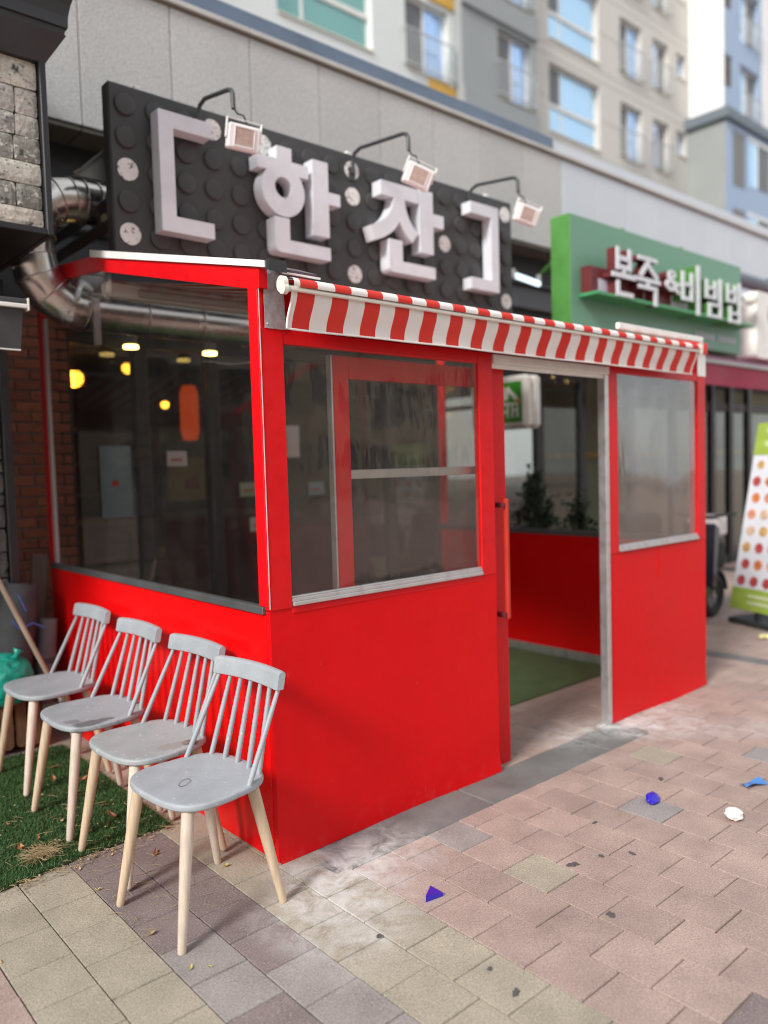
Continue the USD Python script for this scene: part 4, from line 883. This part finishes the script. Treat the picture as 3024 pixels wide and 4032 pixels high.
obj("steering_column", tube([(-.03, 0, .78), (-.06, 0, .98)], .025, 10), "black_steel", sc); obj("headlight", at(trimesh.creation.icosphere(2, .07), .0, 0, .86), "lamp_white", sc, smooth=True)
obj("seat", cb(-1.1, -.13, .72, -.5, .13, .8, .03), "tyre", sc); obj("cargo_box", cb(-1.42, -.2, .8, -1.08, .2, 1.06, .03), "tyre", sc)
obj("front_basket", cb(-.04, -.15, .78, .16, .15, .97, .02), "cargo_box", sc); obj("apron_cover", cb(-.02, -.16, .48, .1, .16, .74, .03), "tyre", sc)

# ------------------------------------------------------------------ apartment block above the podium
ap = thing("apartment_block", "long beige apartment block with sliding windows above the granite wall", "building")
AY = 14.0; H = 3.05
wins = []            # x0, x1, z0(rel), z1(rel), style
wins += [(9.82, 12.9, 0, 2.2, "teal"), (14.13, 15.85, 0, 2.0, "balcony"), (20.7, 23.65, -.1, 2.15, "big"), (25.02, 26.5, .05, 2.05, "slide"), (27.33, 28.5, .15, 2.05, "slide2"), (29.1, 29.85, 1.1, 2.05, "small"), (5.5, 8.5, 0, 2.15, "big"), (1.0, 3.9, 0, 2.15, "big")]
base = 12.72
rows_ = [-2, -1, 0, 1, 2]
def facade(x0, x1, y, holes, z0, z1, mt, name="wall", d=.28):
    pg = sbox(x0, z0, x1, z1)
    for h in holes:
        if x0 < h[0] and h[1] < x1: pg = pg.difference(sbox(*[h[0], h[2], h[1], h[3]]))
    obj(name, ext_xz(pg, y + d, d), mt, ap)
allw = [(a, b_, base + k * H + c, base + k * H + d, st) for k in rows_ for a, b_, c, d, st in wins]
facade(-6, 16.09, AY, allw, 4.9, 24.4, "pale_wall"); facade(19.61, 30.15, AY, allw, 4.9, 24.4, "beige_wall")
gwin = [(17.72, 19.32, base + k * H + .06, base + k * H + 2.1, "balcony") for k in rows_]
facade(16.095, 19.6, AY - .32, gwin, 4.9, 24.4, "grey_wall", d=.6)
for k in rows_: 
    z = base + k * H
    obj("sill_band", cb(16.05, AY - .42, z + 2.25, 19.65, AY - .325, z + 2.95, .01), "grey_wall", ap)
    obj("orange_panel", cb(15.0, AY - .06, z + 2.12, 16.08, AY - .004, z + 2.95, .01), "orange_panel", ap)
def win(x0, x1, z0, z1, st, y):
    w_ = sub("window", ap); f = .06; yy = y + .16
    fr = [cb(x0, yy, z0, x1, yy + .08, z0 + f, .004), cb(x0, yy, z1 - f, x1, yy + .08, z1, .004), cb(x0, yy + .001, z0 + f, x0 + f, yy + .079, z1 - f, .004), cb(x1 - f, yy + .001, z0 + f, x1, yy + .079, z1 - f, .004)]
    if st in ("big", "teal"):
        zt = z0 + (z1 - z0) * .42; xm = x0 + (x1 - x0) * .28
        fr += [cb(x0 + f, yy - .02, zt - .07, x1 - f, yy + .075, zt + .07, .004), cb(xm - .04, yy + .002, z0 + f, xm + .04, yy + .07, zt - .07, .004), cb(xm - .04, yy + .002, zt + .07, xm + .04, yy + .07, z1 - f, .004)]
        pm = "pane_teal" if st == "teal" else "pane_sky"
        obj("pane", bx(x0 + f, yy + .03, z0 + f, xm - .04, yy + .035, zt - .07), pm, w_); obj("pane", bx(xm + .04, yy + .04, z0 + f, x1 - f, yy + .045, zt - .07), pm, w_)
        obj("screen", bx(x0 + f, yy + .02, zt + .07, xm - .04, yy + .025, z1 - f), "screen_mesh", w_); obj("pane", bx(xm + .04, yy + .04, zt + .07, x1 - f, yy + .045, z1 - f), pm, w_)
    else:
        xm = (x0 + x1) / 2; fr += [cb(xm - .04, yy + .002, z0 + f, xm + .04, yy + .07, z1 - f, .004)]
        a, b_ = ("screen_mesh", "pane_blue") if st != "slide2" else ("pane_blue", "screen_mesh")
        obj("pane", bx(x0 + f, yy + .03, z0 + f, xm - .04, yy + .035, z1 - f), a, w_); obj("pane", bx(xm + .04, yy + .04, z0 + f, x1 - f, yy + .045, z1 - f), b_, w_)
    obj("frame", cat(fr), "window_frame", w_)
    obj("reveal", cat([cb(x0, y + .004, z0 - .05, x1, y - .05, z0 - .005, .004)]), "beige_reveal", w_)
    if st in ("balcony", "slide", "slide2"):
        xr0, xr1 = x0 - .12, x1 + .12; rl = [cb(xr0, y - .16, z0 + .98, xr1, y - .12, z0 + 1.02, .004), cb(xr0, y - .16, z0 + .02, xr1, y - .12, z0 + .06, .004)]
        n = max(4, int((xr1 - xr0) / .12)); rl += [bx(xr0 + (xr1 - xr0) * i / n - .008, y - .148, z0 + .06, xr0 + (xr1 - xr0) * i / n + .008, y - .132, z0 + .98) for i in range(n + 1)]
        rl += [bx(xx_, y - .14, zz_, xx_ + .03, y - .002, zz_ + .03) for xx_ in (xr0, xr1 - .03) for zz_ in (z0 + .03, z0 + .985)]
        obj("railing", cat(rl), "window_rail", w_)
for a, b_, c, d, st in allw:
    if a > 4 and c > 8.5: win(a, b_, c, d, st, AY)
for a, b_, c, d, st in gwin:
    if c > 8.5: win(a, b_, c, d, st, AY - .32)
for k in rows_:
    for dz in (-.35, 1.0, 2.35):
        z = base + k * H + dz
        spans = [(19.62, 20.65), (23.7, 24.95), (26.55, 27.28), (28.55, 29.05)] if dz == 1.0 else [(19.62, 30.15)]
        for a, b_ in spans: obj("wall_joint", bx(a, AY - .006, z - .012, b_, AY - .001, z + .012), "joint_dark", ap)
obj("inner_core", bx(-6, AY + .6, 4.9, 30.1, AY + 9, 24.3), "roof_dark", ap)
# tower at the end
tw = thing("white_tower", "white and slate blue tower block at the upper right corner", "building")
TX, TY = 30.2, 12.6
obj("white_side", bx(TX - .02, TY - .012, 15.32, TX + .07, AY + 6, 25), "white_wall", tw)
for z in (16.4, 17.5, 18.6, 19.7, 20.8): obj("wall_joint", bx(TX - .027, TY, z - .012, TX - .022, AY, z + .012), "joint_dark", tw)
obj("ledge", cb(TX - .45, TY - .38, 14.88, 40, AY + 6, 15.31, .02), "slate_trim", tw)
obj("lower_block", bx(TX - .25, TY - .2, 4.9, 40, AY + 6, 14.87), "greygreen_wall", tw)
obj("lower_front", bx(TX - .245, TY - .215, 4.9, 40, TY - .205, 14.86), "blue_wall", tw)
holes = []
fr_ = sbox(TX + .075, 15.32, 33.72, 25)
for k in range(3):
    z = 15.5 + k * H; holes += [(30.32, 31.0, z + .85, z + 2.1), (31.7, 33.4, z - .05, z + 2.1)]
for h in holes: fr_ = fr_.difference(sbox(h[0], h[2], h[1], h[3]))
obj("blue_front", ext_xz(fr_, TY + .3, .3), "blue_wall", tw); obj("core", bx(TX + .42, TY + .5, 15.32, 40, AY + 6, 25), "roof_dark", tw)
obj("white_front", bx(33.73, TY - .01, 15.32, 40, TY + .4, 25), "white_wall", tw)
for k in range(3):
    z = 15.5 + k * H
    obj("louvre", cat([bx(30.33, TY + .03, z + .86 + .09 * i, 30.99, TY + .09, z + .91 + .09 * i) for i in range(14)] + [bx(30.325, TY + .1, z + .852, 30.995, TY + .14, z + 2.098)]), "louvre_dark", tw)
    w_ = sub("window", tw); obj("pane", bx(31.75, TY + .2, z, 32.5, TY + .21, z + 2.05), "pane_sky", w_); obj("screen", bx(32.55, TY + .18, z, 33.35, TY + .19, z + 2.05), "screen_mesh", w_)
    obj("frame", cat([bx(31.7, TY + .15, z - .05, 33.4, TY + .25, z + .02), bx(31.7, TY + .15, z + 2.03, 33.4, TY + .25, z + 2.1), bx(32.48, TY + .15, z + .02, 32.56, TY + .25, z + 2.03)]), "window_frame", w_)
    obj("railing", cat([bx(31.65, TY - .12, z + .95, 33.6, TY - .09, z + .99)] + [bx(31.65 + .13 * i, TY - .115, z - .05, 31.665 + .13 * i, TY - .095, z + .95) for i in range(15)]), "window_rail", w_)
for k in range(2):
    z = 12.45 - k * 3.05
    w_ = sub("window", tw); obj("pane", bx(30.6, TY - .225, z, 31.45, TY - .219, z + 2.15), "louvre_dark", w_); obj("frame", cat([bx(31.45, TY - .26, z, 31.5, TY - .216, z + 2.15), bx(30.55, TY - .26, z, 30.6, TY - .216, z + 2.15)]), "slate_trim", w_)
    w_ = sub("window", tw); obj("pane", bx(32.0, TY - .225, z + .25, 32.7, TY - .219, z + 2.05), "pane_sky", w_); obj("screen", bx(32.75, TY - .225, z + .25, 33.9, TY - .219, z + 2.05), "screen_mesh", w_); obj("frame", cat([bx(31.9, TY - .25, z + 2.05, 34.0, TY - .216, z + 2.2), bx(32.7, TY - .25, z + .25, 32.75, TY - .216, z + 2.05)]), "window_frame", w_)

# the block across the street, mirrored in the films and panes
ob = thing("tan_block", "tan block of flats across the street mirrored in the window films", "building")
pg = sbox(-22, 0, 34, 13)
for i in range(13):
    for j in range(4): pg = pg.difference(sbox(-20 + 4 * i, 1.2 + 3 * j, -17.8 + 4 * i, 2.9 + 3 * j))
m = ext_xz(pg, 0, .3); m.vertices[:, 1] -= 24; obj("wall", m, "tan_wall", ob); obj("core", bx(-22, -30, 0, 34, -24.5, 12.9), "roof_dark", ob)
for i in range(13):
    for j in range(4): obj("window", bx(-20 + 4 * i, -24.4, 1.2 + 3 * j, -17.8 + 4 * i, -24.32, 2.9 + 3 * j), "screen_mesh", ob)
# ------------------------------------------------------------------ chairs
def make_chair(lab, seat_mat="chair_grey"):
    t = thing("spindle_chair", lab, "chair", (0, 0, 0), 0, "grey spindle back chairs lined up against the booth")
    # local frame: +y is the front of the seat, z up
    def outline(f, ins=0.):
        P = []
        for k in range(72):
            a = 2 * math.pi * k / 72; c, s = math.cos(a), math.sin(a); n_ = 3.6
            r = (abs(c) ** n_ + abs(s) ** n_) ** (-1 / n_); x, y = .218 * r * c, .195 * r * s
            x *= 1 + .05 * (y / .195); y = y - .012 + (-.012 * (x / .218) ** 2 if y > 0 else .02 * (x / .218) ** 2)
            P.append((x * (1 - ins / .2), y * (1 - ins / .2)))
        return P
    V, F = [], []; rings = [(.426, .02), (.4225, .006) , (.4265, .0), (.444, .0), (.4495, .003), (.4515, .009), (.4495, .06), (.4465, .12), (.4455, .17)]
    rings = [(.428, .012), (.4245, .02)][::-1] + [(.4285, .003), (.433, .0), (.444, .0), (.449, .0025), (.4512, .008), (.4505, .03), (.448, .08), (.4463, .13), (.446, .17)]
    for z, ins in rings: V += [(x, y, z + .006 * max(0, -y / .2) ** 2 * (1 if ins > .005 and z > .44 else 0)) for x, y in outline(0, ins)]
    n = 72
    for i in range(len(rings) - 1):
        for j in range(n): a, b_ = i * n + j, i * n + (j + 1) % n; F += [(a, b_, b_ + n), (a, b_ + n, a + n)]
    V += [(0, 0, rings[0][0]), (0, 0, rings[-1][0])]; o = (len(rings) - 1) * n
    for j in range(n): F += [(len(V) - 2, (j + 1) % n, j), (len(V) - 1, o + j, o + (j + 1) % n)]
    obj("seat", trimesh.Trimesh(np.array(V, float), F, process=False), seat_mat, t, smooth=50)
    for sx in (-1, 1):
        for sy in (-1, 1):
            top = np.array((sx * .158, .125 if sy > 0 else -.125, .424)); bot = np.array((sx * .203, .195 if sy > 0 else -.205, .0))
            pts = [bot + (0, 0, .0), bot + (top - bot) * .012, bot + (top - bot) * .05] + [bot + (top - bot) * q for q in (.3, .6, .85, 1.)]
            L_ = sub("leg", t)
            obj("shaft", tube(pts, [.0115, .0135, .0142, .0168, .0195, .0208, .0212], 18), "beech" if sx * sy > 0 else "beech_pale", L_, smooth=50)
            obj("foot_pad", at(trimesh.creation.cylinder(.0105, .004, sections=14), *(bot + (0, 0, -.001))), "leg_tip", L_)
    RZ, RY = .774, -.25
    def railc(u): return np.array((.2 * u, RY + .017 * u * u - .0, RZ - .004 * u * u))
    def spind(b0, u): 
        e_ = railc(u) + (0, 0, -.024); b0 = np.array(b0); return tube([b0, b0 + (e_ - b0) * .3, b0 + (e_ - b0) * .7, e_], [.0094, .0098, .0088, .0074], 12)
    for u in np.linspace(-.6, .6, 5): obj("spindle", spind((.148 * u / .6, -.172 + .012 * (u / .6) ** 2, .446), u), "chair_grey", t, smooth=50)
    for u in (-.9, .9): obj("spindle", spind((.197 * np.sign(u), -.085, .447), u), "chair_grey", t, smooth=50)
    Vr, Fr = [], []; nu = 25
    cross = [(-.012, -.03), (.012, -.03), (.0145, -.026), (.0145, .022), (.0115, .03), (.004, .033), (-.006, .033), (-.0125, .029), (-.0145, .022), (-.0145, -.026)]
    for i, u in enumerate(np.linspace(-1, 1, nu)):
        c = railc(u); tg = railc(min(u + .01, 1)) - railc(max(u - .01, -1)); tg /= np.linalg.norm(tg); nr = np.array((-tg[1], tg[0], 0)); sh = 1 - .12 * max(0, (abs(u) - .93) / .07) ** 2
        for a, b_ in cross: Vr.append(c + nr * a * sh + np.array((0, 0, b_ * (sh * .5 + .5))) + (0, -.006 * b_ / .03, 0))
    k = len(cross)
    for i in range(nu - 1):
        for j in range(k): a, b_ = i * k + j, i * k + (j + 1) % k; Fr += [(a, b_ + k, b_), (a, a + k, b_ + k)]
    for j in range(1, k - 1): Fr += [(0, j, j + 1), ((nu - 1) * k, (nu - 1) * k + j + 1, (nu - 1) * k + j)]
    rm = trimesh.Trimesh(np.array(Vr), Fr, process=False); rm.fix_normals()
    obj("top_rail", rm, "chair_grey", t, smooth=50)
    return t
ch = make_chair("nearest grey spindle back chair with an oval pencil ring on its seat")
def place(p, loc, rz):
    x = UsdGeom.Xform(p); ops = x.GetOrderedXformOps(); ops[0].Set(Gf.Vec3d(*loc)); x.AddRotateZOp().Set(rz)
GRP = "grey spindle back chairs lined up against the booth"
c2 = make_chair("grey spindle back chair second from the front with brown stain on its seat edge", "chair_seat_stained"); place(c2, (-.318, .425, .012), 92.5)
c3 = make_chair("grey spindle back chair third from the front with a wet dark patch on its seat", "chair_seat_wet"); place(c3, (-.34, .935, .02), 91.5)
copy_of(ch, "spindle_chair", "farthest grey spindle back chair beside the green plastic bag", (-.322, 1.545, .02), 91.5, GRP)
place(ch, (-.355, -.045, 0), 94.0)
pm_ = thing("pencil_ring", "thin oval pencil ring drawn on the nearest chair seat", "pencil mark", (-.40, -.055, .4495), 0)
rg = trimesh.creation.torus(.026, .0011, major_sections=40, minor_sections=5); rg.apply_scale((1.25, .62, .5)); obj("ring", at(rg, rz=40), "pencil_mark", pm_)

# ------------------------------------------------------------------ clutter behind the chairs
pl = thing("picket_planter", "low brown picket planter box behind the farthest chair", "planter")
for k in range(9):
    x = -.86 + .072 * k; g = unary_union([sbox(x, .06, x + .058, .36), Point(x + .029, .06).buffer(.029), Point(x + .029, .36).buffer(.029)])
    obj("picket", ext_xz(g, 2.02 + .006 * (k % 2), .016), "planter_wood", pl)
obj("rail", cat([cb(-.9, 2.021, .12, -.2, 2.05, .16, .003), cb(-.9, 2.021, .28, -.2, 2.05, .32, .003)]), "planter_wood", pl); obj("box", cb(-.9, 2.05, .03, -.2, 2.18, .3, .004), "soil", pl)
st = thing("broom_stick", "pale wooden stick leaning behind the farthest chair", "stick"); obj("shaft", tube([(-.43, 1.93, .98), (-.19, 1.93, .40), (-.13, 1.93, .26)], .0135, 12), "stick_wood", st, smooth=50); obj("ferrule", tube([(-.135, 1.93, .27), (-.12, 1.93, .235)], .018, 12), "roll_grey", st)
r1 = thing("felt_roll", "dark grey bundle tied with blue string beside the stone pier", "roll"); obj("roll", tube([(-.33, 2.18, .3), (-.29, 2.18, .6), (-.235, 2.2, .9)], [.1, .105, .095], 24), "roll_felt", r1, smooth=50)
obj("string", cat([tube([(-.33, 2.07, .72), (-.29, 2.065, .665), (-.22, 2.075, .69), (-.15, 2.1, .65)], .005, 6), tube([(-.29, 2.075, .86), (-.25, 2.075, .76)], .004, 6)]), "blue_string", r1, smooth=True)
r2 = thing("grey_roll", "smaller grey roll standing against the red side panel", "roll"); obj("roll", tube([(-.14, 2.2, .2), (-.12, 2.2, .45), (-.095, 2.2, .68)], [.05, .055, .05], 20), "roll_grey", r2, smooth=50); obj("band", tube([(-.122, 2.2, .43), (-.119, 2.2, .46)], [.0565, .0565], 20, caps=False), "roll_felt", r2, smooth=True)
pk = thing("grey_plank", "weathered grey plank propped in the corner by the brick wall", "plank"); obj("board", at(cb(-.045, -.012, 0, .045, .012, .86, .004), -.145, 2.42, .18, ry=6), "plank_grey", pk)
tb = thing("green_plastic_bag", "bright teal plastic bag bulging over the picket planter", "bag")
sp = trimesh.creation.icosphere(5, 1.0); v = sp.vertices
nz = meshkit.fbm(v * 1.6 + 5, 3, 4); fold = .86 + .3 * nz + .10 * np.abs(np.sin(9 * meshkit.fbm(v * np.array((1.4, 1.4, .6)) + 9, 3, 2))); sp.vertices = v * fold[:, None] * (.13, .1, .13); obj("bulge", at(sp, -.405, 1.98, .42, ry=12), "teal_plastic", tb, smooth=True)
obj("knot", at(revolve([(.0, 0), (.02, 0), (.012, .02), (.03, .05), (0, .04)], 14), -.36, 1.94, .54, ry=25), "teal_plastic", tb, smooth=True)

# ------------------------------------------------------------------ leaves, straw and litter
def leaf(L_, W_, curl, seed):
    r = random.Random(seed)
    def f(u, v):
        w_ = W_ * math.sin(math.pi * min(1, u * 1.02 + .02)) ** .8 * (1 - .25 * u); s = (v - .5) * 2
        return ((u - .5) * L_, s * w_ / 2 * (1 + .1 * math.sin(u * 19 + seed)), curl * (abs(s) ** 1.5 * .5 + (u - .4) ** 2 * 2) * L_ + .001 + .002 * math.sin(u * 9 + seed))
    g = grid(f, 9, 5); st_ = tube([(-L_ * .5, 0, .003), (-L_ * .75, .003, .005)], .0009, 4); return cat([g, st_])
lr = random.Random(21)
leaves_turf = [(-.672, 1.05, 0), (-.27, 1.18, 0), (-.40, 1.06, 0), (-.319, .816, 0), (-.23, .744, 0), (-.43, .83, 0), (-.62, .82, 0), (-.70, .78, 0), (-.57, .75, 1), (-.66, .62, 1), (-.36, .70, 1), (-.49, .93, 1), (-.76, .94, 1), (-.30, .96, 0), (-.25, 1.32, 0), (-.36, 1.42, 0), (-.30, 1.6, 0)]
leaves_pave = [(-.307, .409, 0), (-.581, .295, 2), (-.575, .498, 1), (-.596, .584, 1), (-.558, -.1, 1), (-.973, .095, 1), (-.551, -.348, 2), (-.501, -.383, 2), (-.18, .587, 0), (-.44, .52, 1), (-.5, .55, 1), (-.4, .46, 1), (-.46, .24, 1), (-.16, .12, 2)]
mats_ = ["leaf_brown", "leaf_tan", "leaf_yellow"]; cols_ = ["rusty brown", "pale tan", "yellowish"]
MARKS = [((-.56, .16), "the left foreleg of the nearest chair"), ((-.54, -.26), "the right foreleg of the nearest chair"), ((-.52, .64), "the left foreleg of the second chair"), ((-.53, .22), "the right foreleg of the second chair"),
         ((-.54, 1.15), "the left foreleg of the third chair"), ((-.54, .73), "the right foreleg of the third chair"), ((-.53, 1.34), "the right foreleg of the farthest chair"), ((-.655, .68), "the dry straw clump"), ((-.15, .59), "the mat corner"), ((-.14, .6), "the mat edge"),
         ((-.16, 1.14), "the rear leg of the third chair"), ((-.14, .64), "the rear leg of the second chair"), ((-.14, .22), "the rear leg of the nearest chair")]
USED = set()
def where(x, y):   # where a leaf lies, as seen in the picture
    p = np.array(proj(x, y)[:2]); best = None
    for _, (q, t) in sorted(((math.hypot(x - m_[0][0], y - m_[0][1]), m_) for m_ in MARKS), key=lambda e_: e_[0]):
        d = p - np.array(proj(*q)[:2]); w_ = ("right of" if d[0] > 0 else "left of") if abs(d[0]) > abs(d[1]) else ("in front of" if d[1] > 0 else "behind")
        if (w_, t) not in USED: USED.add((w_, t)); return f"{w_} {t}"
    return "beside the chairs"
for k, (x, y, c) in enumerate(leaves_turf + leaves_pave):
    on = k < len(leaves_turf); L_ = lr.uniform(.026, .05) if c == 0 else lr.uniform(.018, .034)
    l = obj("fallen_leaf", at(leaf(L_, L_ * lr.uniform(.42, .6), lr.uniform(.1, .5), k), x, y, .022 if on else .002, rx=lr.uniform(-12, 12), ry=lr.uniform(-12, 12), rz=lr.uniform(0, 360)), mats_[c], smooth=True,
            label=f"{cols_[c]} leaf on {'grass' if on else 'paving'} {where(x, y)}", category="leaf", group=f"{cols_[c]} leaves on the {'grass mat' if on else 'paving'}")
def twigs(n, seed, region, l0, l1, zf, rad=.0007):
    r = random.Random(seed); ms = []
    for _ in range(n):
        x, y = region(r); a = r.uniform(0, 6.28); L_ = r.uniform(l0, l1); z = zf(r); bnd = r.uniform(-.3, .3)
        p = [np.array((x, y, z)), np.array((x + math.cos(a) * L_ * .5 - math.sin(a) * bnd * L_ * .3, y + math.sin(a) * L_ * .5 + math.cos(a) * bnd * L_ * .3, z + r.uniform(0, .006))), np.array((x + math.cos(a) * L_, y + math.sin(a) * L_, z + r.uniform(-.001, .006)))]
        ms.append(tube(p, rad * r.uniform(.7, 1.4), 4, caps=False))
    return cat(ms)
def edge_pt(r):
    t = r.random(); p = np.array((-.86, .535)) + t * np.array((.72, .06)); return (p[0] + r.gauss(0, .02), p[1] - abs(r.gauss(0, .035)) + .01)
obj("straw_scraps", cat([twigs(160, 1, edge_pt, .01, .05, lambda r: .003 + .012 * r.random()), twigs(60, 2, lambda r: (r.uniform(-.6, -.2), r.uniform(-.1, .5)), .015, .07, lambda r: .0025), twigs(110, 3, lambda r: (r.uniform(-1.1, -.2), r.uniform(.55, 1.3)), .015, .07, lambda r: .018 + .008 * r.random())]), "straw",
    label="scattered dry straw and needles along the edge of the grass mat", category="straw", kind="stuff")
def flake_set(n, seed):
    r = random.Random(seed); ms = []
    for _ in range(n):
        x, y = (r.uniform(-1.1, -.18), r.uniform(.55, 1.5)) if r.random() < .6 else edge_pt(r); s = r.uniform(.0025, .006)
        ms.append(at(grid(lambda u, v: ((u - .5) * s * 2, (v - .5) * s, .001 * math.sin(u * 5)), 3, 2), x, y, .024 if y > .6 else .008, rz=r.uniform(0, 360), rx=r.uniform(-25, 25)))
    return cat(ms)
obj("leaf_crumbs", flake_set(210, 8), "leaf_tan", label="tiny pale leaf crumbs strewn over the grass mat", category="crumbs", kind="stuff")
cl = obj("straw_clump", twigs(260, 5, lambda r: (-.655 + r.gauss(0, .03), .68 + r.gauss(0, .022)), .02, .075, lambda r: .015 + .03 * r.random()), "straw", label="tangled clump of dry grass at the front edge of the turf", category="dry grass", kind="stuff")
def shard(name, P, mt, lab, cat_, h=.012):
    P = np.array(P); top = np.c_[P, np.full(len(P), h)]; c = P.mean(0); bot = np.c_[P, np.full(len(P), .0015)]; top[0, 2] += .012
    obj(name, trimesh.convex.convex_hull(np.vstack([top, bot])), mt, label=lab, category=cat_)
shard("blue_shard", [(.215, -.583), (.287, -.596), (.289, -.53)], "cobalt_plastic", "deep blue triangular plastic scrap on a pink paver nearest the booth corner", "plastic scrap")
sp = trimesh.creation.icosphere(3, 1.0); sp.vertices *= (.7 + .7 * meshkit.fbm(sp.vertices * 1.8 + 3, 3, 8))[:, None] * np.array((.045, .028, .018)); obj("blue_wrapper", at(sp, 1.49, -.70, .014, rz=25), "cobalt_plastic", label="deep blue crumpled wrapper lying on a grey paver", category="wrapper")
obj("pale_blue_wrapper", at(grid(lambda u, v: ((u - .5) * .13, (v - .5) * .05, .008 + .008 * math.sin(5 * u + 3 * v)), 8, 5), 1.966, -.929, .004, rz=-20), "sky_blue_plastic", smooth=True, label="sky blue wrapper lying on the pink paving at the right", category="wrapper")
sp = trimesh.creation.icosphere(3, 1.0); sp.vertices *= (.75 + .55 * meshkit.fbm(sp.vertices * 2.4 + 7, 3, 5))[:, None] * np.array((.034, .034, .024)); obj("paper_ball", at(sp, 1.567, -1.024, .024), "white_plastic", smooth=True, label="crumpled white paper ball on the pink paving", category="paper ball")
for x, y, s in ((4.95, .30, .04), (4.99, .26, .045)):
    sp = trimesh.creation.icosphere(2, s); sp.vertices *= (1 + .25 * np.sin(sp.vertices * 90).prod(1))[:, None] * np.array((1.3, .8, .5)); obj("yellow_litter", at(sp, x, y, .02), "yellow_paper", label=("left" if x < 4.97 else "right") + " lump of the pale yellow litter before the menu stand", category="litter")
for x, y, a in ((.601, -1.062, .018), (.785, -.782, .022), (.073, -1.093, .016), (.10, -.972, .010), (.915, -.818, .012), (1.738, -.6, .018), (1.135, -.642, .012), (1.015, -.889, .013), (-.03, -.62, .012)):
    gp = Polygon([(a * .8 * (1 + .3 * math.sin(2 * t_ + 40 * x) + .18 * math.sin(5 * t_ + 90 * y)) * math.cos(t_) * 1.25, a * .8 * (1 + .3 * math.sin(2 * t_ + 40 * x) + .18 * math.sin(5 * t_ + 90 * y)) * math.sin(t_) * .8) for t_ in np.linspace(0, 6.28, 26)[:-1]])
    obj("gum_spot", at(ext(gp, .001), x, y, .0022, rz=70 * x * 9), "gum_grey", pavement)
print("prims", sum(1 for _ in stage.Traverse()))
